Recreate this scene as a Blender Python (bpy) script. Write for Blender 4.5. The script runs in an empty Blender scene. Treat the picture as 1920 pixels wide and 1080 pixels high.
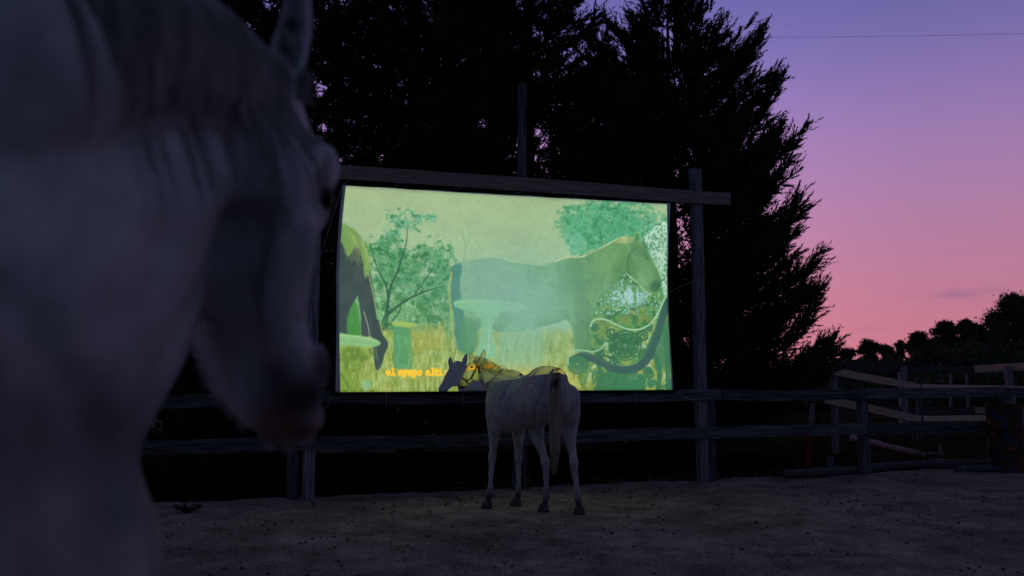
import bpy, bmesh, math, random
import numpy as np
from mathutils import Vector, Matrix, noise as mnoise
from mathutils.bvhtree import BVHTree

random.seed(7)
RNG = np.random.default_rng(7)
scn = bpy.context.scene
COL = scn.collection
R = math.radians

# ------------------------------------------------------------------ camera
FPX, CX, CY = 1600.0, 960.0, 540.0        # focal length and centre in photo pixels
EYE = 1.55
PITCH = math.atan(155.0 / FPX)
cam_data = bpy.data.cameras.new('camera')
cam_data.sensor_width = 36.0
cam_data.lens = 36.0 * FPX / 1920.0
cam_data.clip_start = 0.05
cam_data.clip_end = 4000.0
cam_data.dof.use_dof = True
cam_data.dof.focus_distance = 10.6
cam_data.dof.aperture_fstop = 2.0
cam = bpy.data.objects.new('camera', cam_data)
cam.location = (0, 0, EYE)
cam.rotation_euler = (R(90) + PITCH, 0, 0)
COL.objects.link(cam)
scn.camera = cam

# ------------------------------------------------------------------ exposure
scn.view_settings.view_transform = 'Standard'
scn.view_settings.look = 'None'
scn.view_settings.exposure = 0.0
scn.view_settings.gamma = 1.0
scn.view_settings.use_curve_mapping = False
scn.cycles.max_bounces = 4
scn.cycles.diffuse_bounces = 3
scn.cycles.use_denoising = True

# ------------------------------------------------------------------ dusk sky
world = bpy.data.worlds.new('World')
scn.world = world
world.use_nodes = True
wn, wl = world.node_tree.nodes, world.node_tree.links
wn.clear()


def wnode(t, **kw):
    n = wn.new(t)
    for k, v in kw.items():
        setattr(n, k, v)
    return n


def wmath(op, a, b=None, clamp=False):
    n = wnode('ShaderNodeMath', operation=op, use_clamp=clamp)
    for i, v in enumerate((a, b)):
        if v is None:
            continue
        if isinstance(v, (int, float)):
            n.inputs[i].default_value = v
        else:
            wl.new(v, n.inputs[i])
    return n.outputs[0]


def wramp(fac, stops, interp='B_SPLINE'):
    n = wnode('ShaderNodeValToRGB')
    cr = n.color_ramp
    cr.interpolation = interp
    while len(cr.elements) < len(stops):
        cr.elements.new(0.5)
    for e, (p, c) in zip(cr.elements, stops):
        e.position = p
        e.color = (*c, 1)
    wl.new(fac, n.inputs[0])
    return n.outputs[0]


tc = wnode('ShaderNodeTexCoord')
nrm = wnode('ShaderNodeVectorMath', operation='NORMALIZE')
wl.new(tc.outputs['Generated'], nrm.inputs[0])
sx = wnode('ShaderNodeSeparateXYZ')
wl.new(nrm.outputs[0], sx.inputs[0])
elev = wmath('DIVIDE', wmath('ARCSINE', sx.outputs[2]), math.pi / 2)      # 0 at the horizon, 1 at the zenith
GLOW_AZ = R(-4)                                                          # afterglow lies behind the conifers
hl = wmath('SQRT', wmath('ADD', wmath('MULTIPLY', sx.outputs[0], sx.outputs[0]),
                         wmath('ADD', wmath('MULTIPLY', sx.outputs[1], sx.outputs[1]), 1e-6)))
caz = wmath('DIVIDE', wmath('ADD', wmath('MULTIPLY', sx.outputs[0], math.sin(GLOW_AZ)),
                            wmath('MULTIPLY', sx.outputs[1], math.cos(GLOW_AZ))), hl)
front = wramp(elev, [(0.0, (.74, .225, .275)), (.045, (.66, .232, .325)), (.105, (.535, .248, .44)), (.165, (.405, .235, .53)),
                     (.225, (.205, .172, .49)), (.30, (.105, .115, .36)), (.42, (.050, .062, .19)), (.62, (.026, .036, .085)),
                     (1.0, (.022, .031, .068))])
back = wramp(elev, [(0.0, (.044, .061, .112)), (.30, (.044, .063, .120)), (1.0, (.022, .031, .068))])
azf = wramp(wmath('ADD', wmath('MULTIPLY', caz, .5), .5), [(.22, (0, 0, 0)), (.50, (.16,) * 3), (.75, (.36,) * 3), (.925, (.80,) * 3), (.985, (1.0,) * 3)], 'EASE')
mx = wnode('ShaderNodeMix', data_type='RGBA')
wl.new(azf, mx.inputs[0])
wl.new(back, mx.inputs[6])
wl.new(front, mx.inputs[7])
# thin mauve cloud streaks low over the horizon
az = wmath('ARCTAN2', sx.outputs[0], sx.outputs[1])
cmb = wnode('ShaderNodeCombineXYZ')
wl.new(wmath('MULTIPLY', az, 11.0), cmb.inputs[0])
wl.new(wmath('MULTIPLY', elev, 105.0), cmb.inputs[1])
cn = wnode('ShaderNodeTexNoise')
cn.inputs['Scale'].default_value = 1.0
cn.inputs['Detail'].default_value = 6.0
cn.inputs['Roughness'].default_value = 0.62
wl.new(cmb.outputs[0], cn.inputs['Vector'])


def wgauss(a, b, a0, b0, sa, sb):
    da = wmath('DIVIDE', wmath('SUBTRACT', a, a0), sa)
    db = wmath('DIVIDE', wmath('SUBTRACT', b, b0), sb)
    q = wmath('ADD', wmath('MULTIPLY', da, da), wmath('MULTIPLY', db, db))
    return wmath('POWER', 2.718, wmath('MULTIPLY', q, -1.0))


eldeg = wmath('MULTIPLY', elev, 90.0)
azdeg = wmath('MULTIPLY', az, 180 / math.pi)
g1 = wgauss(azdeg, eldeg, 27.6, 4.5, 1.2, .30)
g2 = wgauss(azdeg, eldeg, 29.8, 4.7, .8, .22)
g3 = wgauss(azdeg, eldeg, 25.0, 4.4, .5, .20)
g4 = wgauss(azdeg, eldeg, 22.5, 2.6, 2.2, .16)
gs = wmath('ADD', wmath('ADD', g1, wmath('MULTIPLY', g2, .7)), wmath('ADD', wmath('MULTIPLY', g3, .4), wmath('MULTIPLY', g4, .35)), clamp=True)
cm = wnode('ShaderNodeMapRange', interpolation_type='SMOOTHSTEP')
cm.inputs[1].default_value = 0.36
cm.inputs[2].default_value = 0.62
wl.new(cn.outputs[0], cm.inputs[0])
cf = wmath('MULTIPLY', wmath('MULTIPLY', gs, cm.outputs[0]), .62)
mc = wnode('ShaderNodeMix', data_type='RGBA')
wl.new(cf, mc.inputs[0])
wl.new(mx.outputs[2], mc.inputs[6])
mc.inputs[7].default_value = (.30, .135, .26, 1)
bg = wnode('ShaderNodeBackground')
bg.inputs[1].default_value = 1.0
wl.new(mc.outputs[2], bg.inputs[0])
wo = wnode('ShaderNodeOutputWorld')
wl.new(bg.outputs[0], wo.inputs[0])

# ------------------------------------------------------------------ camera geometry helpers (photo pixel -> place in the world)
FWD = Vector((0, math.cos(PITCH), math.sin(PITCH)))
UPV = Vector((0, -math.sin(PITCH), math.cos(PITCH)))
RGT = Vector((1, 0, 0))
EYEV = Vector((0, 0, EYE))


def ray(px, py):
    return RGT * ((px - CX) / FPX) + UPV * ((CY - py) / FPX) + FWD


def P(px, py, Y):
    d = ray(px, py)
    return EYEV + d * (Y / d.y)


def G(px, py, z=0.0):
    d = ray(px, py)
    return EYEV + d * ((z - EYE) / d.z)


def S(px, Y):                                # metres per photo pixel at that depth
    return px * Y / FPX


A0, A1 = G(573, 935), G(1320, 903)           # two post feet give the fence line
FU = (A1 - A0).normalized()
FN = Vector((FU.y, -FU.x, 0))                # towards the camera


def F(px, py, off=0.0):
    d = ray(px, py)
    o = A0 + FN * off
    return EYEV + d * ((o - EYEV).dot(FN) / d.dot(FN))


def fence_at(t, z, off=0.0):
    v = A0 + FU * t + FN * off
    return Vector((v.x, v.y, z))


def fence_t(px, py=700):
    return (F(px, py) - A0).dot(FU)


# ------------------------------------------------------------------ scene helpers
def tag(o, label=None, cat=None, group=None, kind=None):
    if label:
        o['label'] = label
    if cat:
        o['category'] = cat
    if group:
        o['group'] = group
    if kind:
        o['kind'] = kind
    return o


def thing(name, label, cat, loc=(0, 0, 0), group=None):
    o = bpy.data.objects.new(name, None)
    o.location = loc
    o.empty_display_size = 0.2
    COL.objects.link(o)
    return tag(o, label, cat, group)


def link(name, me, mat=None, parent=None, loc=None, rot=None):
    o = bpy.data.objects.new(name, me)
    COL.objects.link(o)
    if mat is not None and not me.materials:
        me.materials.append(mat)
    if parent is not None:
        o.parent = parent
    if loc is not None:
        o.location = loc
    if rot is not None:
        o.rotation_euler = rot
    return o


def mesh_np(name, verts, tris):
    """fast triangle mesh from arrays"""
    me = bpy.data.meshes.new(name)
    verts = np.asarray(verts, dtype=np.float32)
    tris = np.asarray(tris, dtype=np.int32)
    me.vertices.add(len(verts))
    me.vertices.foreach_set('co', verts.ravel())
    me.loops.add(tris.size)
    me.loops.foreach_set('vertex_index', tris.ravel())
    me.polygons.add(len(tris))
    me.polygons.foreach_set('loop_start', np.arange(0, tris.size, 3, dtype=np.int32))
    me.polygons.foreach_set('loop_total', np.full(len(tris), 3, dtype=np.int32))
    me.update(calc_edges=True)
    me.validate()
    return me


def mesh_py(name, verts, faces, smooth=False):
    me = bpy.data.meshes.new(name)
    me.from_pydata([tuple(v) for v in verts], [], faces)
    me.update()
    if smooth:
        me.polygons.foreach_set('use_smooth', [True] * len(me.polygons))
    return me


def frame_for(d):
    d = d.normalized()
    ref = Vector((0, 0, 1)) if abs(d.z) < .95 else Vector((0, 1, 0))
    u = d.cross(ref).normalized()
    v = u.cross(d).normalized()
    return u, v


def loft(rings, n=20):
    """rings: (centre, axis_u, axis_v); elliptical sections, rounded ends"""
    vs, fs = [], []
    for c, u, v in rings:
        for k in range(n):
            a = 2 * math.pi * k / n
            vs.append(c + u * math.cos(a) + v * math.sin(a))
    for i in range(len(rings) - 1):
        for k in range(n):
            k2 = (k + 1) % n
            fs.append((i * n + k, i * n + k2, (i + 1) * n + k2, (i + 1) * n + k))
    c0, c1 = len(vs), len(vs) + 1
    vs += [rings[0][0].copy(), rings[-1][0].copy()]
    m = (len(rings) - 1) * n
    for k in range(n):
        k2 = (k + 1) % n
        fs.append((c0, k2, k))
        fs.append((c1, m + k, m + k2))
    return vs, fs


def rounded(rings):
    """adds small end rings so that a loft closes as a dome"""
    def cap(r, nxt, sign):
        c, u, v = r
        d = (c - nxt[0]).normalized()
        h = min(u.length, v.length)
        return [(c + d * h * .75, u * .42, v * .42), (c + d * h * .42, u * .82, v * .82)]
    a = cap(rings[0], rings[1], -1)
    b = cap(rings[-1], rings[-2], 1)
    return [a[0], a[1]] + rings + [b[1], b[0]]


def tube_rings(pts, rad, lat=None, latk=1.0):
    """round tube through points; lat gives a sideways direction whose radius is scaled by latk"""
    rings = []
    for i, p in enumerate(pts):
        a = pts[max(i - 1, 0)]
        b = pts[min(i + 1, len(pts) - 1)]
        d = (b - a).normalized()
        if lat is not None:
            u = (lat - d * lat.dot(d)).normalized()
            v = d.cross(u).normalized()
        else:
            u, v = frame_for(d)
        r = rad[i]
        ru, rv = (r if isinstance(r, tuple) else (r * latk, r))
        rings.append((p, u * ru, v * rv))
    return rings


class Blob:
    """overlapping lofts that are fused into one continuous skin"""

    def __init__(self):
        self.v, self.f = [], []

    def add(self, vf):
        n = len(self.v)
        self.v += vf[0]
        self.f += [tuple(i + n for i in f) for f in vf[1]]

    def ball(self, c, u, v, w, n=14):
        rings = []
        for i in range(1, 9):
            a = math.pi * i / 9
            rings.append((c - w * math.cos(a), u * math.sin(a), v * math.sin(a)))
        self.add(loft(rings, n))

    def build(self, name, voxel, smooth, mat, parent, origin):
        me = mesh_py(name + '_raw', [p - origin for p in self.v], self.f)
        bm = bmesh.new()
        bm.from_mesh(me)
        bmesh.ops.recalc_face_normals(bm, faces=bm.faces)
        bm.to_mesh(me)
        bm.free()
        o = bpy.data.objects.new(name, me)
        COL.objects.link(o)
        m = o.modifiers.new('r', 'REMESH')
        m.mode = 'VOXEL'
        m.voxel_size = voxel
        s = o.modifiers.new('s', 'SMOOTH')
        s.factor = .5
        s.iterations = smooth
        dg = bpy.context.evaluated_depsgraph_get()
        ev = bpy.data.meshes.new_from_object(o.evaluated_get(dg))
        o.modifiers.clear()
        o.data = ev
        bpy.data.meshes.remove(me)
        ev.name = name
        ev.materials.clear()
        ev.materials.append(mat)
        ev.polygons.foreach_set('use_smooth', [True] * len(ev.polygons))
        o.parent = parent
        return o


def strand_mesh(name, strands, seg_sides=3):
    """strands: list of (points, radii) -> one mesh of thin tapered tubes"""
    vs, fs = [], []
    for pts, rad in strands:
        b = len(vs)
        for i, p in enumerate(pts):
            a = pts[max(i - 1, 0)]
            c = pts[min(i + 1, len(pts) - 1)]
            d = c - a
            if d.length < 1e-6:
                d = Vector((0, 0, -1))
            u, v = frame_for(d)
            for k in range(seg_sides):
                an = 2 * math.pi * k / seg_sides
                vs.append(p + (u * math.cos(an) + v * math.sin(an)) * rad[i])
        for i in range(len(pts) - 1):
            for k in range(seg_sides):
                k2 = (k + 1) % seg_sides
                fs.append((b + i * seg_sides + k, b + i * seg_sides + k2, b + (i + 1) * seg_sides + k2, b + (i + 1) * seg_sides + k))
        fs.append(tuple(b + k for k in range(seg_sides))[::-1])
        e = b + (len(pts) - 1) * seg_sides
        fs.append(tuple(e + k for k in range(seg_sides)))
    return mesh_py(name, vs, fs, True)


# ------------------------------------------------------------------ materials
def mat_new(name):
    m = bpy.data.materials.new(name)
    m.use_nodes = True
    nt = m.node_tree
    b = nt.nodes['Principled BSDF']
    b.inputs['Specular IOR Level'].default_value = 0.15
    b.inputs['Roughness'].default_value = 0.85
    return m, nt, b


def noise_mat(name, c1, c2, scale=8.0, stretch=(1, 1, 1), detail=5.0, rough=.85, bump=0.0, bump_dist=.01, coord='Object',
              lo=.35, hi=.65, spec=.15, rnd=0.0):
    m, nt, b = mat_new(name)
    N, L = nt.nodes, nt.links
    t = N.new('ShaderNodeTexCoord')
    mp = N.new('ShaderNodeMapping')
    mp.inputs['Scale'].default_value = stretch
    L.new(t.outputs[coord], mp.inputs[0])
    vec = mp.outputs[0]
    if rnd:
        oi = N.new('ShaderNodeObjectInfo')
        ad = N.new('ShaderNodeVectorMath')
        ad.operation = 'ADD'
        mu = N.new('ShaderNodeMath')
        mu.operation = 'MULTIPLY'
        mu.inputs[1].default_value = 40
        L.new(oi.outputs['Random'], mu.inputs[0])
        L.new(vec, ad.inputs[0])
        L.new(mu.outputs[0], ad.inputs[1])
        vec = ad.outputs[0]
    nz = N.new('ShaderNodeTexNoise')
    nz.inputs['Scale'].default_value = scale
    nz.inputs['Detail'].default_value = detail
    nz.inputs['Roughness'].default_value = .6
    L.new(vec, nz.inputs['Vector'])
    r = N.new('ShaderNodeValToRGB')
    r.color_ramp.elements[0].position = lo
    r.color_ramp.elements[1].position = hi
    r.color_ramp.elements[0].color = (*c1, 1)
    r.color_ramp.elements[1].color = (*c2, 1)
    L.new(nz.outputs[0], r.inputs[0])
    out = r.outputs[0]
    if rnd:
        hs = N.new('ShaderNodeHueSaturation')
        m2 = N.new('ShaderNodeMapRange')
        m2.inputs[3].default_value = 1 - rnd
        m2.inputs[4].default_value = 1 + rnd
        L.new(oi.outputs['Random'], m2.inputs[0])
        L.new(m2.outputs[0], hs.inputs['Value'])
        L.new(out, hs.inputs['Color'])
        out = hs.outputs[0]
    L.new(out, b.inputs['Base Color'])
    b.inputs['Roughness'].default_value = rough
    b.inputs['Specular IOR Level'].default_value = spec
    if bump:
        bp = N.new('ShaderNodeBump')
        bp.inputs['Strength'].default_value = bump
        bp.inputs['Distance'].default_value = bump_dist
        L.new(nz.outputs[0], bp.inputs['Height'])
        L.new(bp.outputs[0], b.inputs['Normal'])
    return m


M_OLDWOOD = noise_mat('weathered_timber', (.030, .030, .034), (.170, .170, .180), 5, (.55, 8, 8), 9, .9, .9, .012, rnd=.28)
M_POST = noise_mat('weathered_post', (.08, .082, .094), (.31, .31, .335), 5, (.55, 8, 8), 9, .9, .9, .012, rnd=.2)
M_BEAM = noise_mat('brown_beam_timber', (.22, .165, .14), (.42, .33, .28), 5, (.5, 8, 8), 7, .9, .4, .005, rnd=.1)
M_PINE = noise_mat('raw_pine_timber', (.52, .33, .25), (.74, .52, .40), 5, (.5, 8, 8), 7, .85, .35, .005, rnd=.15)
M_LOG = noise_mat('bleached_log_wood', (.16, .13, .12), (.42, .37, .34), 7, (.7, 7, 7), 6, .9, .8, .012)
M_DARKLOG = noise_mat('dark_log_wood', (.05, .048, .05), (.15, .145, .15), 7, (.7, 7, 7), 6, .9, .8, .012)
M_BARK = noise_mat('conifer_bark', (.03, .022, .018), (.075, .06, .05), 7, (3, 3, .5), 6, .95, .9, .02)
M_FOL = noise_mat('cypress_foliage', (.022, .034, .020), (.050, .068, .036), 1.6, (1, 1, 1), 3, .9, spec=.05)
M_GUM = noise_mat('gum_foliage', (.035, .050, .026), (.075, .088, .048), .6, (1, 1, 1), 3, .9)
M_GUMBARK = noise_mat('gum_bark', (.10, .085, .07), (.22, .19, .16), 4, (3, 3, .5), 5, .9)
M_BLACK = noise_mat('black_cloth', (.008, .008, .010), (.016, .016, .019), 60, (1, 1, 1), 2, .95)
M_CLOTH = noise_mat('white_screen_cloth', (.76, .76, .76), (.82, .82, .82), 25, (1, 1, 1), 4, .9, .05, .002)
M_ROPE = noise_mat('pale_cord', (.30, .28, .26), (.50, .48, .45), 50, (1, 1, 1), 2, .9)
M_WIRE = noise_mat('power_wire', (.03, .03, .035), (.05, .05, .055), 5, (1, 1, 1), 2, .6)
M_HALTER = noise_mat('halter_webbing', (.035, .030, .030), (.07, .06, .055), 40, (1, 1, 1), 2, .8)
M_HOOF = noise_mat('hoof_horn', (.05, .045, .042), (.14, .125, .115), 18, (1, 1, 4), 4, .6, .3, .003)
M_EYE = noise_mat('dark_eye', (.006, .005, .005), (.012, .010, .009), 10, (1, 1, 1), 2, .35, spec=.12)
M_MANE = noise_mat('grey_mane_hair', (.27, .255, .245), (.50, .48, .47), 30, (1, 1, .08), 5, .7, spec=.1)
M_TAIL = noise_mat('cream_tail_hair', (.42, .33, .25), (.74, .62, .50), 45, (1, 1, .06), 5, .65)
M_GRASS = noise_mat('dry_grass', (.12, .09, .055), (.30, .225, .14), 2.0, (1, 1, 1), 3, .95, spec=0)
M_YARD = noise_mat('yard_grass', (.03, .03, .018), (.11, .09, .05), 1.2, (1, 1, 1), 4, .95, spec=0)
M_WEED = noise_mat('dark_weed', (.03, .045, .02), (.07, .09, .045), 6, (1, 1, 1), 3, .95)
M_REDPAINT = noise_mat('red_paint', (.20, .016, .018), (.36, .032, .032), 9, (2, 2, .7), 6, .7, .3, .003, lo=.3, hi=.6)
M_GREYPOST = noise_mat('pale_weathered_stake', (.20, .17, .17), (.36, .31, .30), 7, (8, 8, .6), 5, .9, .4, .004)
M_STONE = noise_mat('grey_stone', (.12, .11, .115), (.26, .24, .245), 9, (1, 1, 1), 6, .95, .6, .01)
M_SIGN = noise_mat('dirty_white_panel', (.42, .36, .36), (.62, .55, .55), 7, (1, 1, 1), 5, .8)
M_CLOD = noise_mat('dung_and_clods', (.05, .04, .035), (.17, .14, .125), 20, (1, 1, 1), 4, .95)

# rusty drum: rust with old blue and red paint left in patches
m, nt, b = mat_new('rusty_drum_paint')
N, L = nt.nodes, nt.links
t = N.new('ShaderNodeTexCoord')
n1 = N.new('ShaderNodeTexNoise')
n1.inputs['Scale'].default_value = 5.5
n1.inputs['Detail'].default_value = 6
L.new(t.outputs['Object'], n1.inputs['Vector'])
r1 = N.new('ShaderNodeValToRGB')
cr = r1.color_ramp
for p, c in ((0.30, (.03, .06, .20)), (.40, (.035, .05, .14)), (.44, (.045, .028, .024)), (.60, (.075, .034, .024)),
             (.66, (.22, .03, .03)), (.75, (.30, .22, .20))):
    e = cr.elements.new(p)
    e.color = (*c, 1)
cr.elements.remove(cr.elements[0])
L.new(n1.outputs[0], r1.inputs[0])
L.new(r1.outputs[0], b.inputs['Base Color'])
b.inputs['Roughness'].default_value = .75
M_DRUM = m


def coat_mat(name, skin, white1, white2, lip, nscale):
    """pale coat with faint dapples; attribute 'skin' blends in dark muzzle skin, 'pink' the lips"""
    m, nt, b = mat_new(name)
    N, L = nt.nodes, nt.links
    t = N.new('ShaderNodeTexCoord')
    n1 = N.new('ShaderNodeTexNoise')
    n1.inputs['Scale'].default_value = nscale
    n1.inputs['Detail'].default_value = 5
    L.new(t.outputs['Object'], n1.inputs['Vector'])
    r = N.new('ShaderNodeValToRGB')
    r.color_ramp.elements[0].position = .33
    r.color_ramp.elements[1].position = .68
    r.color_ramp.elements[0].color = (*white1, 1)
    r.color_ramp.elements[1].color = (*white2, 1)
    L.new(n1.outputs[0], r.inputs[0])
    # short hair grain
    n2 = N.new('ShaderNodeTexNoise')
    n2.inputs['Scale'].default_value = 1.0
    n2.inputs['Detail'].default_value = 3
    mp = N.new('ShaderNodeMapping')
    mp.inputs['Scale'].default_value = (190, 190, 45)
    L.new(t.outputs['Object'], mp.inputs[0])
    L.new(mp.outputs[0], n2.inputs['Vector'])
    # broad stains and flecks of darker hair, drawn out along the hair flow
    n3 = N.new('ShaderNodeTexNoise')
    n3.inputs['Scale'].default_value = nscale * 2.6
    n3.inputs['Detail'].default_value = 7
    n3.inputs['Roughness'].default_value = .66
    mp3 = N.new('ShaderNodeMapping')
    mp3.inputs['Scale'].default_value = (1.0, 1.0, .42)
    mp3.inputs['Rotation'].default_value = (0, .6, .3)
    L.new(t.outputs['Object'], mp3.inputs[0])
    L.new(mp3.outputs[0], n3.inputs['Vector'])
    mg3 = N.new('ShaderNodeMapRange')
    mg3.inputs[1].default_value = .36
    mg3.inputs[2].default_value = .60
    mg3.inputs[3].default_value = .80
    mg3.inputs[4].default_value = 1.08
    L.new(n3.outputs[0], mg3.inputs[0])
    hs3 = N.new('ShaderNodeHueSaturation')
    L.new(r.outputs[0], hs3.inputs['Color'])
    L.new(mg3.outputs[0], hs3.inputs['Value'])
    mg = N.new('ShaderNodeMapRange')
    mg.inputs[3].default_value = .86
    mg.inputs[4].default_value = 1.12
    L.new(n2.outputs[0], mg.inputs[0])
    hs = N.new('ShaderNodeHueSaturation')
    L.new(hs3.outputs[0], hs.inputs['Color'])
    L.new(mg.outputs[0], hs.inputs['Value'])
    prev = hs.outputs[0]
    for att, c in (('mud_and_shade', (.085, .065, .05)), ('skin', skin), ('pink', lip)):  # first attribute: leg mud, and shade painted on the near horse
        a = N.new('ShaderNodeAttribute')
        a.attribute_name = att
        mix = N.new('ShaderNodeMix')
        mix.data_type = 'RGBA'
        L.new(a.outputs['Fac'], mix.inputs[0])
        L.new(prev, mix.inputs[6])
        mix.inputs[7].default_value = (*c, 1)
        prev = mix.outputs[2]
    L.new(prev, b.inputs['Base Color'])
    b.inputs['Roughness'].default_value = .75
    bp = N.new('ShaderNodeBump')
    bp.inputs['Strength'].default_value = .12
    bp.inputs['Distance'].default_value = .003
    L.new(n2.outputs[0], bp.inputs['Height'])
    L.new(bp.outputs[0], b.inputs['Normal'])
    return m


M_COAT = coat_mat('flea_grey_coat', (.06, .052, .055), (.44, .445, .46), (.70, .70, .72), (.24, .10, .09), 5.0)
M_COAT2 = coat_mat('white_grey_coat', (.05, .045, .05), (.40, .385, .38), (.56, .545, .54), (.20, .10, .09), 7.0)


def paint_attr(o, name, fn):
    me = o.data
    n = len(me.vertices)
    co = np.empty(n * 3, dtype=np.float32)
    me.vertices.foreach_get('co', co)
    co = co.reshape(n, 3)
    a = me.attributes.new(name, 'FLOAT', 'POINT')
    a.data.foreach_set('value', np.clip(fn(co), 0, 1).astype(np.float32))


def displace(o, fn):
    """moves every vertex along its normal by fn(coordinates)"""
    me = o.data
    n = len(me.vertices)
    co = np.empty(n * 3, dtype=np.float32)
    no = np.empty(n * 3, dtype=np.float32)
    me.vertices.foreach_get('co', co)
    me.vertex_normals.foreach_get('vector', no)
    co, no = co.reshape(n, 3), no.reshape(n, 3)
    co = co + no * fn(co)[:, None]
    me.vertices.foreach_set('co', co.ravel())
    me.update()


def muscle(co, sc, amp, seed):
    return np.array([amp * (mnoise.noise(Vector((x * sc, y * sc, z * sc * .7 + seed))) + .5 * mnoise.noise(Vector((x * sc * 2.4 + seed, y * sc * 2.4, z * sc * 1.7)))) for x, y, z in co],
                    dtype=np.float32)


def line_dist(co, pts):
    best = np.full(len(co), 1e9)
    for a, b_ in zip(pts[:-1], pts[1:]):
        a, b_ = np.array(a), np.array(b_)
        d = b_ - a
        t_ = np.clip(((co - a) @ d) / (d @ d + 1e-9), 0, 1)
        best = np.minimum(best, np.linalg.norm(co - a - t_[:, None] * d, axis=1))
    return best


def on_skin(bvh, loc_, pix):
    out = []
    for x_, y_ in smooth_open(pix, 6):
        dv = ray(x_, y_).normalized()
        h_ = bvh.ray_cast(EYEV - loc_, dv)
        if h_[0] is not None:
            out.append(h_[0])
    return out


def near(pts, rad):
    """soft falloff round points (object coordinates)"""
    def f(co):
        w = np.zeros(len(co))
        for p, r in zip(pts, rad):
            d = np.linalg.norm(co - np.array(p), axis=1) / r
            w = np.maximum(w, np.clip(1.35 - d * 1.0, 0, 1))
        return w
    return f


# ------------------------------------------------------------------ ground
def smooth_noise(x, y, s):
    return mnoise.noise(Vector((x * s, y * s, s * 3.1)))


# outer paddock: one sheet out to the horizon
gv = [(-900, -60, -.035), (900, -60, -.035), (900, 1500, -.035), (-900, 1500, -.035)]
m, nt, b = mat_new('paddock_soil')
N, L = nt.nodes, nt.links
b.inputs['Specular IOR Level'].default_value = 0.0
b.inputs['Roughness'].default_value = 1.0
t = N.new('ShaderNodeTexCoord')
n1 = N.new('ShaderNodeTexNoise')
n1.inputs['Scale'].default_value = .45
n1.inputs['Detail'].default_value = 9
n1.inputs['Roughness'].default_value = .65
L.new(t.outputs['Object'], n1.inputs['Vector'])
r1 = N.new('ShaderNodeValToRGB')
r1.color_ramp.elements[0].position = .36
r1.color_ramp.elements[1].position = .66
r1.color_ramp.elements[0].color = (.020, .020, .014, 1)
r1.color_ramp.elements[1].color = (.075, .062, .042, 1)
L.new(n1.outputs[0], r1.inputs[0])
L.new(r1.outputs[0], b.inputs['Base Color'])
bp = N.new('ShaderNodeBump')
bp.inputs['Strength'].default_value = .6
bp.inputs['Distance'].default_value = .05
L.new(n1.outputs[0], bp.inputs['Height'])
L.new(bp.outputs[0], b.inputs['Normal'])
g = link('ground', mesh_py('ground', gv, [(0, 1, 2, 3)]), m)
tag(g, kind='structure')

# dry paddock that shows as a pale strip under the skirts of the conifers
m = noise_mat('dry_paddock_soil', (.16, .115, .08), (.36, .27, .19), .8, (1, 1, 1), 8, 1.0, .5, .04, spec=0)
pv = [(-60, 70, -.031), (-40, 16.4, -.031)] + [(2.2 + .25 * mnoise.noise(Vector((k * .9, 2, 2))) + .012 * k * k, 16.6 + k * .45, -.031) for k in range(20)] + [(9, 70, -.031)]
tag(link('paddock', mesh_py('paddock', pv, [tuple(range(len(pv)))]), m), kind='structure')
# needle litter, its colour also darkened for the shade under the conifers
m = noise_mat('shaded_needle_litter', (.008, .007, .006), (.022, .018, .014), 5, (1, 1, 1), 8, 1.0, .7, .03, spec=0)
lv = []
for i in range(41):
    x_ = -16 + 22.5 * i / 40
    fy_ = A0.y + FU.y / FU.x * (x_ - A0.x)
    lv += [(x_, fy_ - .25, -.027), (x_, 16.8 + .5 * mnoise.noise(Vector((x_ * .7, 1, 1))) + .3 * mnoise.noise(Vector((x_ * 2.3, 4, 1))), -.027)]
tag(link('shaded_needle_litter', mesh_py('shaded_needle_litter', lv, [(2 * i, 2 * i + 2, 2 * i + 3, 2 * i + 1) for i in range(40)]), m), kind='structure')

# arena sand: a churned, trodden surface whose edge frays out under the fence
m, nt, b = mat_new('arena_sand')
N, L = nt.nodes, nt.links
b.inputs['Specular IOR Level'].default_value = 0.0
b.inputs['Roughness'].default_value = 1.0
t = N.new('ShaderNodeTexCoord')
n1 = N.new('ShaderNodeTexNoise')
n1.inputs['Scale'].default_value = 2.2
n1.inputs['Detail'].default_value = 10
n1.inputs['Roughness'].default_value = .72
L.new(t.outputs['Object'], n1.inputs['Vector'])
r1 = N.new('ShaderNodeValToRGB')
r1.color_ramp.elements[0].position = .34
r1.color_ramp.elements[1].position = .62
r1.color_ramp.elements[0].color = (.235, .150, .135, 1)
r1.color_ramp.elements[1].color = (.55, .375, .345, 1)
L.new(n1.outputs[0], r1.inputs[0])
n0 = N.new('ShaderNodeTexNoise')
n0.inputs['Scale'].default_value = .7
n0.inputs['Detail'].default_value = 5
L.new(t.outputs['Object'], n0.inputs['Vector'])
r0 = N.new('ShaderNodeMapRange')
r0.inputs[1].default_value = .35
r0.inputs[2].default_value = .62
r0.inputs[3].default_value = .78
r0.inputs[4].default_value = 1.22
L.new(n0.outputs[0], r0.inputs[0])
h0 = N.new('ShaderNodeHueSaturation')
L.new(r1.outputs[0], h0.inputs['Color'])
L.new(r0.outputs[0], h0.inputs['Value'])
n2 = N.new('ShaderNodeTexNoise')
n2.inputs['Scale'].default_value = 38
n2.inputs['Detail'].default_value = 6
n2.inputs['Roughness'].default_value = .7
L.new(t.outputs['Object'], n2.inputs['Vector'])
r2 = N.new('ShaderNodeValToRGB')
r2.color_ramp.elements[0].position = .38
r2.color_ramp.elements[1].position = .53
r2.color_ramp.elements[0].color = (.42, .40, .40, 1)
r2.color_ramp.elements[1].color = (1, 1, 1, 1)
L.new(n2.outputs[0], r2.inputs[0])
mm = N.new('ShaderNodeMix')
mm.data_type = 'RGBA'
mm.blend_type = 'MULTIPLY'
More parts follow.
